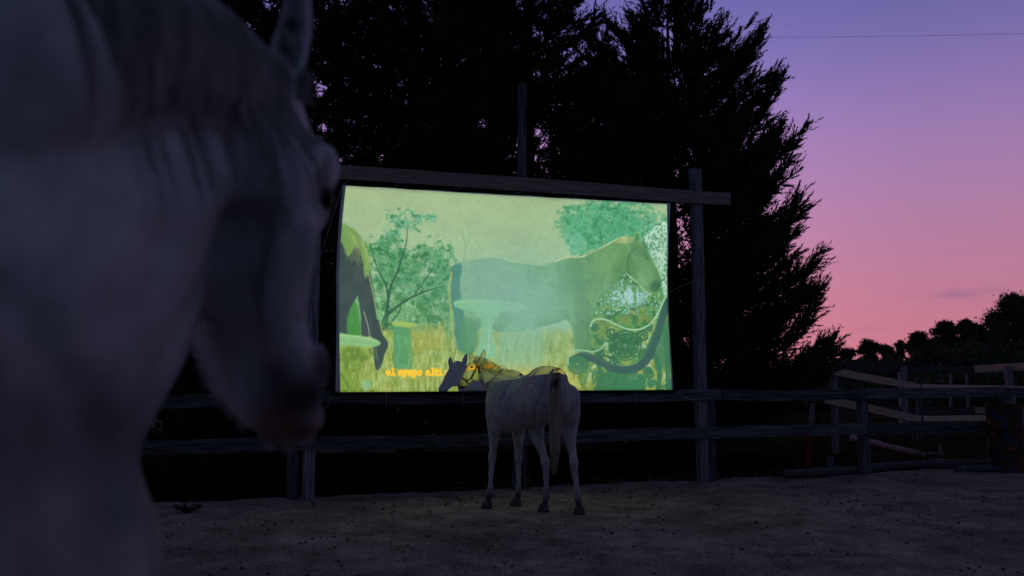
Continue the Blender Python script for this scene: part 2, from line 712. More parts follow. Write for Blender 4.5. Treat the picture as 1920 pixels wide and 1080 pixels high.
mm.inputs[0].default_value = 1
L.new(h0.outputs[0], mm.inputs[6])
L.new(r2.outputs[0], mm.inputs[7])
L.new(mm.outputs[2], b.inputs['Base Color'])
bp = N.new('ShaderNodeBump')
bp.inputs['Strength'].default_value = .8
bp.inputs['Distance'].default_value = .03
L.new(n2.outputs[0], bp.inputs['Height'])
L.new(bp.outputs[0], b.inputs['Normal'])
xs = np.concatenate([np.linspace(-14, -5.05, 60), np.arange(-5, 8.5, .055), np.linspace(8.6, 16, 50)])
ts = np.concatenate([np.linspace(-14, -9, 20), np.arange(-8.9, .75, .055)])     # along the fence normal, 0 = fence line
# hoof prints
prints = []
for k in range(760):
    prints.append((random.uniform(-5, 8), random.uniform(-8.6, -.2), random.uniform(.045, .085), random.uniform(.014, .042)))
pr = np.array(prints)
V = np.zeros((len(ts), len(xs), 3), dtype=np.float32)
zz = np.zeros((len(ts), len(xs)))
for j, tt in enumerate(ts):
    for i, s in enumerate(xs):
        zz[j, i] = .030 * mnoise.noise(Vector((s * .9, tt * .9, 1))) + .016 * mnoise.noise(Vector((s * 3.3, tt * 3.3, 4))) + \
            .010 * mnoise.noise(Vector((s * 8.5, tt * 8.5, 9)))
SXg, TTg = np.meshgrid(xs, ts)
for a, c, rr, dep in pr:
    ii = np.where(np.abs(xs - a) < rr * 2.4)[0]
    jj = np.where(np.abs(ts - c) < rr * 2.4)[0]
    if len(ii) == 0 or len(jj) == 0:
        continue
    sl = np.ix_(jj, ii)
    d = np.hypot(SXg[sl] - a, (TTg[sl] - c) * .8) / rr
    zz[sl] += -dep * np.exp(-d ** 2) + dep * .7 * np.exp(-((d - 1.25) / .32) ** 2)
zz = np.clip(zz, -.06, .05)
edge = np.zeros_like(zz)
for i, s in enumerate(xs):
    e = .18 + .16 * mnoise.noise(Vector((s * .8, 3, 2))) + .09 * mnoise.noise(Vector((s * 3.1, 8, 2)))
    edge[:, i] = np.clip((ts - e) / .35, 0, 1)
zz = zz * .8 - .09 * edge
# flatten under the standing hooves
HOOF_SPOTS = [G(913, 953), G(967, 948), G(1019, 959), G(1086, 964)]
for hp in HOOF_SPOTS:
    q = hp - A0
    a, c = q.dot(FU), -q.dot(FN)
    d = np.hypot(SXg - a, TTg - c)
    w = np.clip((d - .09) / .14, 0, 1)
    zz = zz * w + (1 - w) * 0.0
for j, tt in enumerate(ts):
    V[j, :, 0] = A0.x + FU.x * xs - FN.x * tt
    V[j, :, 1] = A0.y + FU.y * xs - FN.y * tt
V[:, :, 2] = zz
V = V.reshape(-1, 3)
nx = len(xs)
ii, jj = np.meshgrid(np.arange(nx - 1), np.arange(len(ts) - 1))
q = (jj * nx + ii).ravel()
tris = np.concatenate([np.stack([q, q + 1, q + nx + 1], 1), np.stack([q, q + nx + 1, q + nx], 1)])
me = mesh_np('arena_sand', V, tris)
me.polygons.foreach_set('use_smooth', [True] * len(me.polygons))
tag(link('arena_sand', me, m), kind='structure')


def scatter_lumps(name, n, area, smin, smax, mat):
    base = [Vector(p) for p in ((1, 0, 0), (-1, 0, 0), (0, 1, 0), (0, -1, 0), (0, 0, .8), (0, 0, -.6))]
    bf = [(0, 2, 4), (2, 1, 4), (1, 3, 4), (3, 0, 4), (2, 0, 5), (1, 2, 5), (3, 1, 5), (0, 3, 5)]
    vs, fs = [], []
    for k in range(n):
        p = area()
        s = smin + (smax - smin) * random.random() ** 4.0
        a = random.random() * 6.28
        b0 = len(vs)
        for q in base:
            w = Vector((q.x * random.uniform(.7, 1.4), q.y * random.uniform(.7, 1.2), q.z * random.uniform(.5, 1))) * s
            w = Matrix.Rotation(a, 3, 'Z') @ w
            vs.append(p + w)
        fs += [tuple(i + b0 for i in f) for f in bf]
    o = link(name, mesh_py(name, vs, fs, True), mat)
    return tag(o, kind='stuff')


def sand_area():
    t0 = random.uniform(-4, 8.5)
    d = random.uniform(.3, 8)
    p = fence_at(t0, 0, d)
    while mnoise.noise(Vector((p.x * 1.3, p.y * 1.3, 6))) < random.uniform(-.45, .25):
        p = fence_at(random.uniform(-4, 8.5), 0, .3 + 7.7 * random.random())
    p.z = .004
    return p


def verge_area():
    p = fence_at(random.uniform(2.0, 11.5), 0, random.gauss(-.35, .45))
    p.z = -.01
    return p


o = scatter_lumps('dirt_clods', 4200, sand_area, .003, .028, M_CLOD)
tag(o, 'dark crumbs of dirt and dung strewn over the arena sand', 'dirt')
o = scatter_lumps('verge_litter', 1500, verge_area, .008, .05, M_CLOD)
tag(o, 'dark leaf litter and clods along the foot of the fence', 'litter')


# ------------------------------------------------------------------ timber
def board_mesh(name, ln, h, th, warp=.012, nseg=10, seed=0):
    """a sawn board: x along, y thickness, z height, slightly warped, chamfered edges"""
    rnd = random.Random(seed)
    ch = min(h, th) * .10
    prof = [(-th / 2 + ch, -h / 2), (th / 2 - ch, -h / 2), (th / 2, -h / 2 + ch), (th / 2, h / 2 - ch),
            (th / 2 - ch, h / 2), (-th / 2 + ch, h / 2), (-th / 2, h / 2 - ch), (-th / 2, -h / 2 + ch)]
    vs, fs = [], []
    ph = rnd.random() * 20
    for i in range(nseg + 1):
        x = ln * i / nseg
        dz = warp * mnoise.noise(Vector((x * .5, ph, 0)))
        dy = warp * .6 * mnoise.noise(Vector((x * .6, ph, 5)))
        hh = 1 + .05 * mnoise.noise(Vector((x * 1.5, ph, 9)))
        for k, (y, z) in enumerate(prof):
            jit = .0035 * mnoise.noise(Vector((x * 6, ph + k * 3, 2)))
            vs.append((x + (rnd.uniform(-.008, .008) if i in (0, nseg) else 0), y + dy + jit, z * hh + dz + jit))
    n = len(prof)
    for i in range(nseg):
        for k in range(n):
            k2 = (k + 1) % n
            fs.append((i * n + k, (i + 1) * n + k, (i + 1) * n + k2, i * n + k2))
    fs.append(tuple(range(n)))
    fs.append(tuple(range(nseg * n, nseg * n + n))[::-1])
    me = mesh_py(name, vs, fs)
    bm = bmesh.new()
    bm.from_mesh(me)
    bmesh.ops.recalc_face_normals(bm, faces=bm.faces)
    bm.to_mesh(me)
    bm.free()
    return me


def board(name, p, q, h, th, mat, parent, face=None, warp=.012, seed=None, nseg=10):
    """board from p to q; face = direction its broad side looks"""
    d = q - p
    ln = d.length
    X = d.normalized()
    f = FN if face is None else face
    Yv = (f - X * f.dot(X)).normalized()
    Z = X.cross(Yv).normalized()
    me = board_mesh(name, ln, h, th, warp, nseg, random.randrange(9999) if seed is None else seed)
    o = link(name, me, mat, parent)
    rot = Matrix((X, Yv, Z)).transposed()
    o.rotation_euler = rot.to_euler()
    o.location = p - parent.location
    return o


# arena fence
fence = thing('arena_fence', 'weathered two rail timber fence running behind the watching horse', 'fence', fence_at(0, 0))
RAIL_TOP, RAIL_LOW = 1.205, .675
POST_T = [-8.1, -5.4, -2.7, -.17, 2.72, fence_t(1331, 850), 8.15, 10.9, 13.6]
for k, pt in enumerate(POST_T):
    board('post', fence_at(pt, -.25), fence_at(pt, RAIL_TOP + .07 + random.uniform(-.01, .02)), .135, .13, M_OLDWOOD, fence)
TOPS = [(-8.2, -5.41), (-5.39, -2.71), (-2.69, fence_t(725) - .005), (fence_t(725) + .005, 2.7), (2.712, fence_t(1345) - .005),
        (fence_t(1345) + .005, 8.14), (8.152, 10.89), (10.905, 13.7)]
for a, b2 in TOPS:
    board('rail', fence_at(a, RAIL_TOP, .092), fence_at(b2, RAIL_TOP + random.uniform(-.008, .008), .092), .155, .045, M_OLDWOOD, fence, warp=.04)
LOWS = [(-8.2, -5.41), (-5.39, -2.71), (-2.69, -.17), (-.158, 2.7), (2.712, 5.43), (5.442, 8.14), (8.152, 10.6)]
for a, b2 in LOWS:
    board('rail', fence_at(a, RAIL_LOW + random.uniform(-.008, .008), .092), fence_at(b2, RAIL_LOW + random.uniform(-.008, .008), .092),
          .165, .045, M_OLDWOOD, fence, warp=.04)

# tall frame that carries the screen
frame = thing('screen_frame', 'tall timber goalpost frame with a long brown beam above the screen', 'frame', fence_at(2.7, 0))
TL_T, TM_T, TR_T = fence_t(575, 850) + .02, fence_t(984, 400), fence_t(1314, 700)
ztop = F(1308, 318).z
pw = .145
# the posts stand in line with the fence; fence rails are nailed across their front
board('post', fence_at(TR_T, -.3, .0), fence_at(TR_T - .02, ztop, .0), pw, .137, M_POST, frame, warp=.02)
board('post', fence_at(TL_T, -.3, .0), fence_at(TL_T + .02, F(600, 258).z, .0), pw, .137, M_POST, frame, warp=.02)
board('post', fence_at(TM_T + .02, -.3, -.142), fence_at(TM_T, F(980, 151).z, -.142), .105, .10, M_OLDWOOD, frame, warp=.02)
bz = .5 * (F(1308, 369).z + F(690, 330).z)
b_l, b_r = fence_t(520, 320), fence_t(1361, 374)
board('beam', fence_at(b_l, bz + .01, .094), fence_at(b_r, bz - .012, .094), .185, .045, M_BEAM, frame, warp=.035, nseg=16)

# ------------------------------------------------------------------ the projected film picture (drawn here, thrown by the projector lamp)
X0, Y0, X1, Y1, SC = 615, 335, 1275, 750, 2
PW, PH = (X1 - X0) * SC, (Y1 - Y0) * SC
yy, xx = np.mgrid[0:PH, 0:PW].astype(np.float32)
xx = xx / SC + X0
yy = yy / SC + Y0


def srgb(c):
    c = np.array(c, dtype=np.float32) / 255.
    return np.where(c <= .04045, c / 12.92, ((c + .055) / 1.055) ** 2.4)


pic = np.zeros((PH, PW, 3), dtype=np.float32)


def vnoise(scx, scy, seed, octaves=4, rough=.55, warp=None):
    """value noise in photo pixels"""
    out = np.zeros((PH, PW), dtype=np.float32)
    amp, tot = 1.0, 0
    r = np.random.default_rng(seed)
    X, Y = (xx, yy) if warp is None else warp
    for o in range(octaves):
        gw, gh = int((X1 - X0) / scx) + 4, int((Y1 - Y0) / scy) + 4
        grid = r.random((gh, gw)).astype(np.float32)
        fx = np.clip((X - X0) / scx, 0, gw - 2.001)
        fy = np.clip((Y - Y0) / scy, 0, gh - 2.001)
        ix, iy = fx.astype(int), fy.astype(int)
        tx, ty = fx - ix, fy - iy
        tx, ty = tx * tx * (3 - 2 * tx), ty * ty * (3 - 2 * ty)
        v = (grid[iy, ix] * (1 - tx) + grid[iy, ix + 1] * tx) * (1 - ty) + (grid[iy + 1, ix] * (1 - tx) + grid[iy + 1, ix + 1] * tx) * ty
        out += v * amp
        tot += amp
        amp *= rough
        scx, scy = max(scx / 2, 1.2), max(scy / 2, 1.2)
    return out / tot


def blend(mask, col, op=1.0):
    global pic
    c = srgb(col) if not isinstance(col, np.ndarray) else col
    a = (np.clip(mask, 0, 1) * op)[..., None]
    pic = pic * (1 - a) + c * a


def sstep(v, a, b):
    t = np.clip((v - a) / (b - a), 0, 1)
    return t * t * (3 - 2 * t)


def smooth_closed(pts, n=8):
    pts = [np.array(p, float) for p in pts]
    out = []
    m = len(pts)
    for i in range(m):
        p0, p1, p2, p3 = pts[i - 1], pts[i], pts[(i + 1) % m], pts[(i + 2) % m]
        for k in range(n):
            t = k / n
            out.append(.5 * ((2 * p1) + (-p0 + p2) * t + (2 * p0 - 5 * p1 + 4 * p2 - p3) * t * t + (-p0 + 3 * p1 - 3 * p2 + p3) * t ** 3))
    return out


def smooth_open(pts, n=8):
    pts = [np.array(p, float) for p in pts]
    pts = [2 * pts[0] - pts[1]] + pts + [2 * pts[-1] - pts[-2]]
    out = []
    for i in range(1, len(pts) - 2):
        p0, p1, p2, p3 = pts[i - 1], pts[i], pts[i + 1], pts[i + 2]
        for k in range(n):
            t = k / n
            out.append(.5 * ((2 * p1) + (-p0 + p2) * t + (2 * p0 - 5 * p1 + 4 * p2 - p3) * t * t + (-p0 + 3 * p1 - 3 * p2 + p3) * t ** 3))
    out.append(pts[-2])
    return out


def blur(mask, r):
    k = max(1, int(r * SC))
    for ax in (0, 1):
        for _ in range(2):
            c = np.cumsum(np.pad(mask, [(k + 1, k) if a == ax else (0, 0) for a in (0, 1)], mode='edge'), axis=ax)
            mask = (np.take(c, range(2 * k + 1, c.shape[ax]), axis=ax) - np.take(c, range(0, c.shape[ax] - 2 * k - 1), axis=ax)) / (2 * k + 1)
    return mask.astype(np.float32)


def poly(pts, soft=.6, curve=True):
    if curve:
        pts = smooth_closed(pts)
    pts = np.array(pts)
    mask = np.zeros((PH, PW), dtype=bool)
    x0, x1 = pts[:, 0].min() - 1, pts[:, 0].max() + 1
    y0, y1 = pts[:, 1].min() - 1, pts[:, 1].max() + 1
    a, b_ = max(0, int((x0 - X0) * SC)), min(PW, int((x1 - X0) * SC) + 1)
    c, d = max(0, int((y0 - Y0) * SC)), min(PH, int((y1 - Y0) * SC) + 1)
    if a >= b_ or c >= d:
        return mask.astype(np.float32)
    sxx, syy = xx[c:d, a:b_], yy[c:d, a:b_]
    m = np.zeros(sxx.shape, dtype=bool)
    n = len(pts)
    for i in range(n):
        (xa, ya), (xb, yb) = pts[i], pts[(i + 1) % n]
        if ya == yb:
            continue
        m ^= ((ya > syy) != (yb > syy)) & (sxx < (xb - xa) * (syy - ya) / (yb - ya) + xa)
    mask[c:d, a:b_] = m
    return blur(mask.astype(np.float32), soft)


def stroke(pts, w, curve=True, taper=None):
    if curve and len(pts) > 2:
        pts = smooth_open(pts)
    out = np.zeros((PH, PW), dtype=np.float32)
    n = len(pts)
    for i in range(n - 1):
        (xa, ya), (xb, yb) = pts[i], pts[i + 1]
        ww = w if taper is None else w + (taper - w) * i / max(1, n - 2)
        a, b_ = max(0, int((min(xa, xb) - ww - 2 - X0) * SC)), min(PW, int((max(xa, xb) + ww + 2 - X0) * SC) + 1)
        c, d = max(0, int((min(ya, yb) - ww - 2 - Y0) * SC)), min(PH, int((max(ya, yb) + ww + 2 - Y0) * SC) + 1)
        if a >= b_ or c >= d:
            continue
        sxx, syy = xx[c:d, a:b_], yy[c:d, a:b_]
        L2 = (xb - xa) ** 2 + (yb - ya) ** 2 + 1e-9
        t = np.clip(((sxx - xa) * (xb - xa) + (syy - ya) * (yb - ya)) / L2, 0, 1)
        dd = np.hypot(sxx - xa - t * (xb - xa), syy - ya - t * (yb - ya))
        out[c:d, a:b_] = np.maximum(out[c:d, a:b_], np.clip((ww / 2 - dd) * 1.2 + .5, 0, 1))
    return out


def ell(cx, cy, rx, ry, soft=.12):
    d = np.hypot((xx - cx) / rx, (yy - cy) / ry)
    return np.clip((1 - d) / soft + .5, 0, 1)


# sky of the film
tV = np.clip((yy - 345) / 250, 0, 1)[..., None]
tH = np.clip((xx - 640) / 620, 0, 1)[..., None]
pic[:] = srgb((174, 196, 144)) * (1 - tV) + srgb((166, 204, 162)) * tV
pic = pic * (1 - .35 * tH) + srgb((158, 200, 152)) * .35 * tH
nA = vnoise(16, 14, 1, 5, .62)
nB = vnoise(9, 9, 2, 4, .65)
nC = vnoise(5, 16, 3, 4, .6)
nD = vnoise(30, 30, 4, 4, .55)
nE = vnoise(3.2, 3.2, 5, 2, .7)

# haze of low scrub
scrub = sstep(yy + (nD - .5) * 90, 520, 560) * (1 - sstep(xx, 840, 900))
blend(scrub, (110, 172, 104), .75)
blend(scrub * sstep(nA, .46, .62), (74, 142, 76), .85)
blend(scrub * sstep(nB, .58, .72), (165, 208, 165), .75)


def foliage(cx, cy, rx, ry, col, dens, seed, dark=None):
    d = np.hypot((xx - cx) / rx, (yy - cy) / ry)
    n = vnoise(10, 9, seed, 4, .68)
    k = sstep(n + (1 - d) * .42, .95 - dens, 1.13 - dens) * (d < 1.35)
    blend(k, col, .80)
    blend(k * sstep(vnoise(5, 5, seed + 90, 3, .8), .5, .8), (168, 212, 160), .5)
    if dark:
        n2 = vnoise(7, 7, seed + 50, 3, .7)
        blend(k * sstep(n2, .46, .72), dark, .85)


# gum tree on the left of the film
for i, a in enumerate([(762, 412, 42, 26), (735, 440, 24, 20), (805, 405, 16, 12), (725, 480, 40, 32), (715, 462, 26, 18), (770, 500, 38, 28),
                       (815, 480, 34, 30), (790, 535, 50, 28), (720, 520, 34, 26), (828, 510, 22, 40)]):
    foliage(*a, (92, 164, 108) if a[1] > 450 else (112, 184, 142), .48 if a[1] > 450 else .38, 20 + i, (62, 132, 70))
for s, w, t_ in [([(722, 640), (724, 600), (728, 560), (733, 535), (748, 505)], 8, 4), ([(728, 556), (722, 530), (708, 505), (700, 480)], 4, 1.5),
                 ([(745, 508), (756, 475), (762, 450), (764, 425)], 4, 1.2), ([(726, 590), (748, 572), (770, 558), (800, 545), (835, 535)], 7, 2),
                 ([(722, 640), (716, 610), (728, 575)], 4, 3), ([(775, 555), (800, 520), (815, 495)], 2.5, 1), ([(716, 622), (745, 590), (752, 572)], 4, 2)]:
    blend(stroke(s, w, taper=t_), (60, 112, 72), .9)
for s in [[(868, 490), (872, 465), (868, 440), (864, 432)], [(872, 470), (880, 445), (883, 436)]]:
    blend(stroke(s, 1.4), (128, 176, 130), .7)
for k in range(9):
    x = 760 + k * 10 + random.uniform(-3, 3)
    blend(stroke([(x, 640), (x + random.uniform(-4, 6), 600), (x + random.uniform(-10, 14), 560)], 1.8, taper=.8), (70, 130, 80), .6)
# tree behind the film horse
for i, a in enumerate([(1120, 420, 62, 46), (1165, 410, 50, 36), (1190, 445, 40, 44), (1085, 432, 26, 36), (1225, 440, 26, 36), (1150, 455, 60, 34)]):
    foliage(*a, (96, 178, 128), .56, 40 + i, (70, 150, 96))
foliage(1075, 455, 22, 28, (120, 190, 150), .40, 60)
# dry grass
gr = sstep(yy + (nD - .5) * 50 + (nC - .5) * 26, 612, 632)
blend(gr, (156, 178, 84), .93)
blend(gr * sstep(nC, .50, .62), (178, 200, 124), .8)
blend(gr * sstep(nC, .36, .30), (118, 148, 60), .7)
blend(gr * sstep(nA, .56, .68) * (xx < 860), (160, 174, 84), .40)
blend(ell(800, 635, 38, 24, .8) * (.4 + nB), (172, 180, 76), .7)
for k in range(230):
    x = random.uniform(690, 1080)
    y = random.uniform(630, 735)
    h_ = random.uniform(8, 28)
    c = random.choice([(196, 212, 140), (126, 160, 72), (172, 190, 96), (206, 220, 160)])
    blend(stroke([(x, y), (x + random.uniform(-6, 6), y - h_)], random.uniform(.8, 1.5)), c, .65)
# foliage under the film horse's neck
un = poly([(1108, 610), (1112, 560), (1150, 530), (1178, 508), (1225, 545), (1252, 500), (1262, 560), (1260, 735), (1100, 735), (1088, 650)])
blend(un, (98, 158, 84), .95)
blend(un * sstep(nB, .50, .64), (60, 122, 60), .8)
blend(un * sstep(nE, .55, .75) * (yy < 590), (160, 208, 190), .85)
blend(ell(1178, 555, 34, 18, .7) * sstep(nB, .40, .55), (176, 216, 204), .9)
blend(ell(1222, 470, 26, 60, .7) * sstep(nE, .45, .65), (160, 208, 178), .7)
blend(un * sstep(nA, .56, .66) * (yy > 575), (138, 160, 78), .7)
fx_ = np.clip(scrub + un, 0, 1)
pic *= (1 + (fx_ * (1 - gr * .6))[..., None] * (vnoise(4, 4, 91, 3, .8) - .5)[..., None] * np.array([.75, .45, .6], dtype=np.float32))
# main film horse
hm = poly([(846, 520), (850, 503), (862, 491), (890, 483), (925, 482), (965, 492), (1000, 497), (1024, 497), (1045, 487), (1068, 481), (1088, 480),
           (1112, 470), (1140, 458), (1160, 447), (1176, 443), (1190, 450), (1206, 456), (1222, 486), (1237, 516), (1239, 534), (1228, 549),
           (1216, 550), (1202, 532), (1184, 518), (1172, 511), (1152, 532), (1128, 552), (1114, 580), (1110, 600), (1104, 622), (1104, 656),
           (1078, 656), (1074, 622), (1062, 600), (1040, 606), (990, 618), (940, 622), (905, 612), (893, 632), (886, 662), (868, 660), (872, 620),
           (856, 600), (848, 560)], .8)
blend(hm, (122, 176, 124), 1)
bb = vnoise(40, 30, 8, 4, .5)
blend(hm * sstep(xx, 1030, 1090), (118, 166, 98), .75)
blend(hm * sstep(bb, .5, .7), (96, 148, 92), .4)
blend(hm * sstep(yy, 560, 625) * sstep(xx, 1000, 1060), (92, 144, 88), .6)
blend(hm * poly([(1030, 500), (1090, 480), (1140, 470), (1130, 520), (1080, 540), (1040, 540)], 5), (110, 160, 110), .6)
blend(hm * ell(1190, 488, 22, 26, .9), (96, 150, 92), .5)
blend(hm * stroke([(1166, 512), (1150, 500), (1146, 480), (1156, 462)], 3), (84, 138, 80), .45)
blend(hm * stroke([(1112, 585), (1100, 560), (1078, 540)], 4), (88, 140, 84), .4)
blend(hm * ell(1234, 536, 9, 13, .8), (76, 128, 88), .8)
blend(stroke([(1040, 490), (1065, 482), (1090, 481), (1128, 464), (1156, 449), (1174, 444)], 2.4), (206, 222, 174), .95)
blend(poly([(1150, 452), (1165, 444), (1188, 446), (1186, 455), (1166, 456)], .8), (192, 204, 140), .9)
blend(poly([(1187, 452), (1189, 437), (1195, 432), (1201, 444), (1202, 460)], .6), (126, 180, 118), 1)
blend(poly([(1190, 452), (1192, 440), (1195, 437), (1198, 450)], .5), (86, 142, 84), .8)
blend(poly([(1204, 458), (1208, 448), (1213, 460), (1212, 466)], .5), (90, 146, 86), .9)
blend(ell(1211, 484, 3.5, 2.6, .4), (56, 104, 60), .9)
blend(stroke([(1224, 549), (1214, 549), (1200, 534), (1184, 520), (1174, 512)], 1.8), (186, 212, 162), .8)
hb_ = vnoise(26, 60, 77, 5, .6)
blend(hm * sstep(hb_, .52, .66), (140, 190, 140), .45)
blend(hm * sstep(hb_, .46, .34), (92, 146, 96), .40)
blend(hm * poly([(1078, 560), (1100, 560), (1108, 600), (1104, 654), (1080, 654)], 3), (84, 132, 74), .55)
blend(hm * poly([(900, 600), (960, 614), (1040, 598), (1060, 580), (1050, 612), (960, 628), (890, 620)], 5), (78, 136, 92), .6)
blend(hm * poly([(1060, 500), (1084, 490), (1100, 540), (1082, 580), (1062, 560)], 6), (100, 154, 96), .5)
blend(hm * poly([(1176, 446), (1206, 458), (1222, 488), (1236, 520), (1226, 546), (1210, 520), (1196, 490)], 4), (88, 140, 84), .55)
blend(hm * poly([(1110, 474), (1160, 452), (1176, 460), (1150, 500), (1120, 520)], 6), (134, 178, 112), .5)
rgt = poly([(1212, 440), (1250, 420), (1252, 540), (1243, 548), (1240, 515), (1224, 484), (1210, 456)], .8)
blend(rgt, (96, 164, 112), .8)
blend(rgt * sstep(nE, .34, .56), (190, 222, 196), .95)
blend(hm * poly([(1196, 478), (1214, 488), (1228, 520), (1222, 540), (1206, 516)], 3), (126, 172, 116), .5)
blend(hm * ell(1229, 538, 11, 12, .8), (70, 116, 82), .75)
blend(hm * stroke([(1183, 518), (1176, 500), (1180, 478), (1192, 464)], 2.6), (74, 122, 72), .6)
blend(hm * sstep(-xx, -1010, -930) * sstep(-yy, -600, -540), (152, 190, 164), .6)
# its tail and hind quarters
blend(poly([(846, 505), (858, 494), (866, 500), (862, 530), (866, 565), (872, 600), (876, 640), (858, 655), (852, 600), (844, 555)], 1), (70, 136, 118), .9)
blend(stroke([(846, 510), (843, 545), (846, 590), (850, 640)], 3.5), (176, 186, 96), .8)
blend(poly([(866, 600), (890, 600), (896, 640), (884, 664), (862, 655)], 2), (88, 152, 96), .8)
blend(stroke([(870, 490), (893, 484), (930, 482), (965, 491)], 2.0), (190, 214, 160), .7)
# bird bath
blend(poly([(850, 568), (862, 562), (905, 561), (962, 566), (990, 574), (984, 583), (940, 586), (932, 596), (898, 596), (888, 586), (858, 577)], .8), (144, 200, 150), .95)
blend(stroke([(852, 568), (880, 564), (930, 565), (985, 575)], 2.2), (178, 220, 172), .8)
blend(poly([(904, 594), (926, 594), (922, 625), (930, 668), (894, 668), (902, 625)], .8), (142, 198, 150), .9)
blend(stroke([(918, 596), (916, 660)], 1.6), (190, 222, 190), .6)
blend(poly([(932, 650), (945, 615), (975, 600), (1010, 612), (1020, 650), (1005, 700), (940, 700)], 3), (146, 196, 156), .55)
for k in range(5):
    blend(stroke([(940 + k * 14, 690), (950 + k * 13, 640 - k * 3), (975 + k * 10, 612 + (k % 2) * 14)], 2), (170, 214, 176), .45)
# film horse grazing on the left
lh = [poly([(630, 440), (641, 430), (662, 438), (680, 462), (690, 505), (676, 540), (664, 566), (652, 592), (651, 640), (630, 640)]),
      poly([(668, 520), (688, 498), (700, 540), (707, 586), (716, 622), (728, 645), (722, 662), (712, 690), (703, 690), (700, 655), (698, 632), (678, 628), (676, 590)])]
for mk in lh:
    blend(mk, (78, 96, 84), 1)
    blend(mk * sstep(nD, .45, .65), (64, 84, 70), .5)
blend(poly([(628, 418), (648, 420), (672, 438), (688, 470), (693, 505), (684, 520), (680, 490), (668, 462), (652, 480), (640, 455), (628, 452)], 1.2), (132, 172, 92), .95)
for k in range(16):
    x = 640 + k * 3.2
    blend(stroke([(x, 424 + k * 2.4), (x + 8, 450 + k * 2.6), (x + 6, 480 + k * 2 + random.uniform(-8, 8))], 1.5, taper=.7),
          random.choice([(182, 200, 110), (120, 158, 66), (150, 184, 120)]), .75)
blend(stroke([(690, 510), (700, 552), (708, 598)], 2), (160, 196, 120), .8)
blend(poly([(664, 565), (672, 585), (674, 628), (654, 628), (650, 600)], .8), (80, 152, 64), .9)
blend(stroke([(682, 584), (690, 612), (695, 640)], 1.6), (170, 190, 150), .8)
for k in range(4):
    blend(stroke([(706, 640 + k * 6), (700 + k * 3, 665 + k * 5)], 2.2), (104, 128, 100), .7)
# stone bench
blend(poly([(628, 626), (660, 628), (695, 633), (712, 640), (711, 647), (690, 651), (628, 657)], .7), (150, 198, 134), 1)
blend(stroke([(632, 629), (670, 631), (708, 639)], 2), (186, 216, 160), .7)
for k in range(22):
    blend(ell(640 + k * 3.1, 637 + k * .32 + (k % 2) * 1.2, .9, .9, .5), (104, 152, 96), .6)
stem = poly([(628, 655), (690, 652), (698, 660), (692, 672), (676, 680), (672, 700), (668, 740), (628, 740)], 1)
blend(stem, (138, 168, 66), 1)
blend(stem * sstep(nA, .46, .6), (106, 142, 48), .7)
blend(stem * sstep(nC, .52, .64), (164, 194, 104), .6)
blend(ell(686, 722, 9, 10, .5), (150, 200, 150), .7)
blend(stroke([(640, 700), (650, 720), (654, 728)], 4), (96, 134, 60), .7)
# column
blend(poly([(732, 603), (752, 602), (783, 607), (782, 612), (768, 614), (738, 611)], .6, False), (166, 196, 104), 1)
col_ = poly([(738, 611), (771, 615), (772, 650), (773, 692), (739, 690), (738, 650)], .6, False)
blend(col_, (100, 166, 108), .95)
blend(col_ * sstep(nC, .5, .62), (128, 188, 132), .6)
blend(col_ * sstep(xx, 758, 772), (132, 178, 96), .5)
for k in range(6):
    blend(stroke([(738 + k * 6.2, 622), (739 + k * 6.2, 688)], 1.2), (78, 146, 90), .4)
# hot spot of the projector lens
d = np.hypot((xx - 985) / 105, (yy - 560) / 82)
blend(np.exp(-d * d * 1.3), (150, 194, 172), .72)
d = np.hypot((xx - 975) / 170, (yy - 590) / 120)
blend(np.exp(-d * d * 1.3), (136, 188, 154), .35)
# cast iron seat
DG = (66, 128, 84)
seat_fill = poly([(1098, 664), (1128, 655), (1136, 628), (1146, 612), (1180, 622), (1214, 614), (1238, 586), (1228, 640), (1206, 676), (1180, 690), (1140, 682)], .8)
blend(seat_fill * sstep(nA, .35, .6), (150, 178, 96), .8)
blend(seat_fill * sstep(nB, .55, .66), (172, 206, 160), .8)
low = poly([(1112, 684), (1160, 694), (1200, 692), (1236, 640), (1248, 600), (1264, 580), (1268, 740), (1112, 740)], 1)
blend(low * sstep(nA, .3, .55), (158, 178, 84), .85)
blend(low * sstep(nB, .56, .68), (176, 206, 160), .8)


def scroll(cx, cy, r0, turns, a0, w, col=DG, ry=1.0, op=.93):
    pts = []
    for q in np.linspace(0, 1, int(14 * turns)):
        rr_ = r0 * (1 - .80 * q)
        an = a0 + turns * 2 * math.pi * q
        pts.append((cx + rr_ * math.cos(an), cy + rr_ * ry * math.sin(an)))
    blend(stroke(pts, w), col, op)


rI = random.Random(12)
for k in range(10):
    an = k * 2 * math.pi / 10
    scroll(1172 + 19 * math.cos(an), 648 + 17 * math.sin(an), 7.5, 1.5, an + 1, 3.4)
blend(ell(1172, 648, 11, 11, .3), DG, .95)
blend(ell(1172, 648, 4.2, 4.4, .4), (110, 160, 112), .8)
for rr_ in (25, 30):
    blend(stroke([(1172 + rr_ * math.cos(q), 648 + rr_ * .9 * math.sin(q)) for q in np.linspace(0, 6.28, 30)], 3.0), DG, .85)
for cx2, cy2, r0, tn, a0 in [(1146, 624, 11, 1.6, 0), (1126, 664, 9, 1.5, 2), (1148, 678, 9, 1.4, 4), (1206, 630, 11, 1.6, 3), (1218, 612, 8, 1.4, 1), (1204, 664, 10, 1.5, 5), (1150, 652, 8, 1.5, 2),
                             (1196, 640, 8, 1.4, 4)]:
    scroll(cx2, cy2, r0, tn, a0, 4.2)
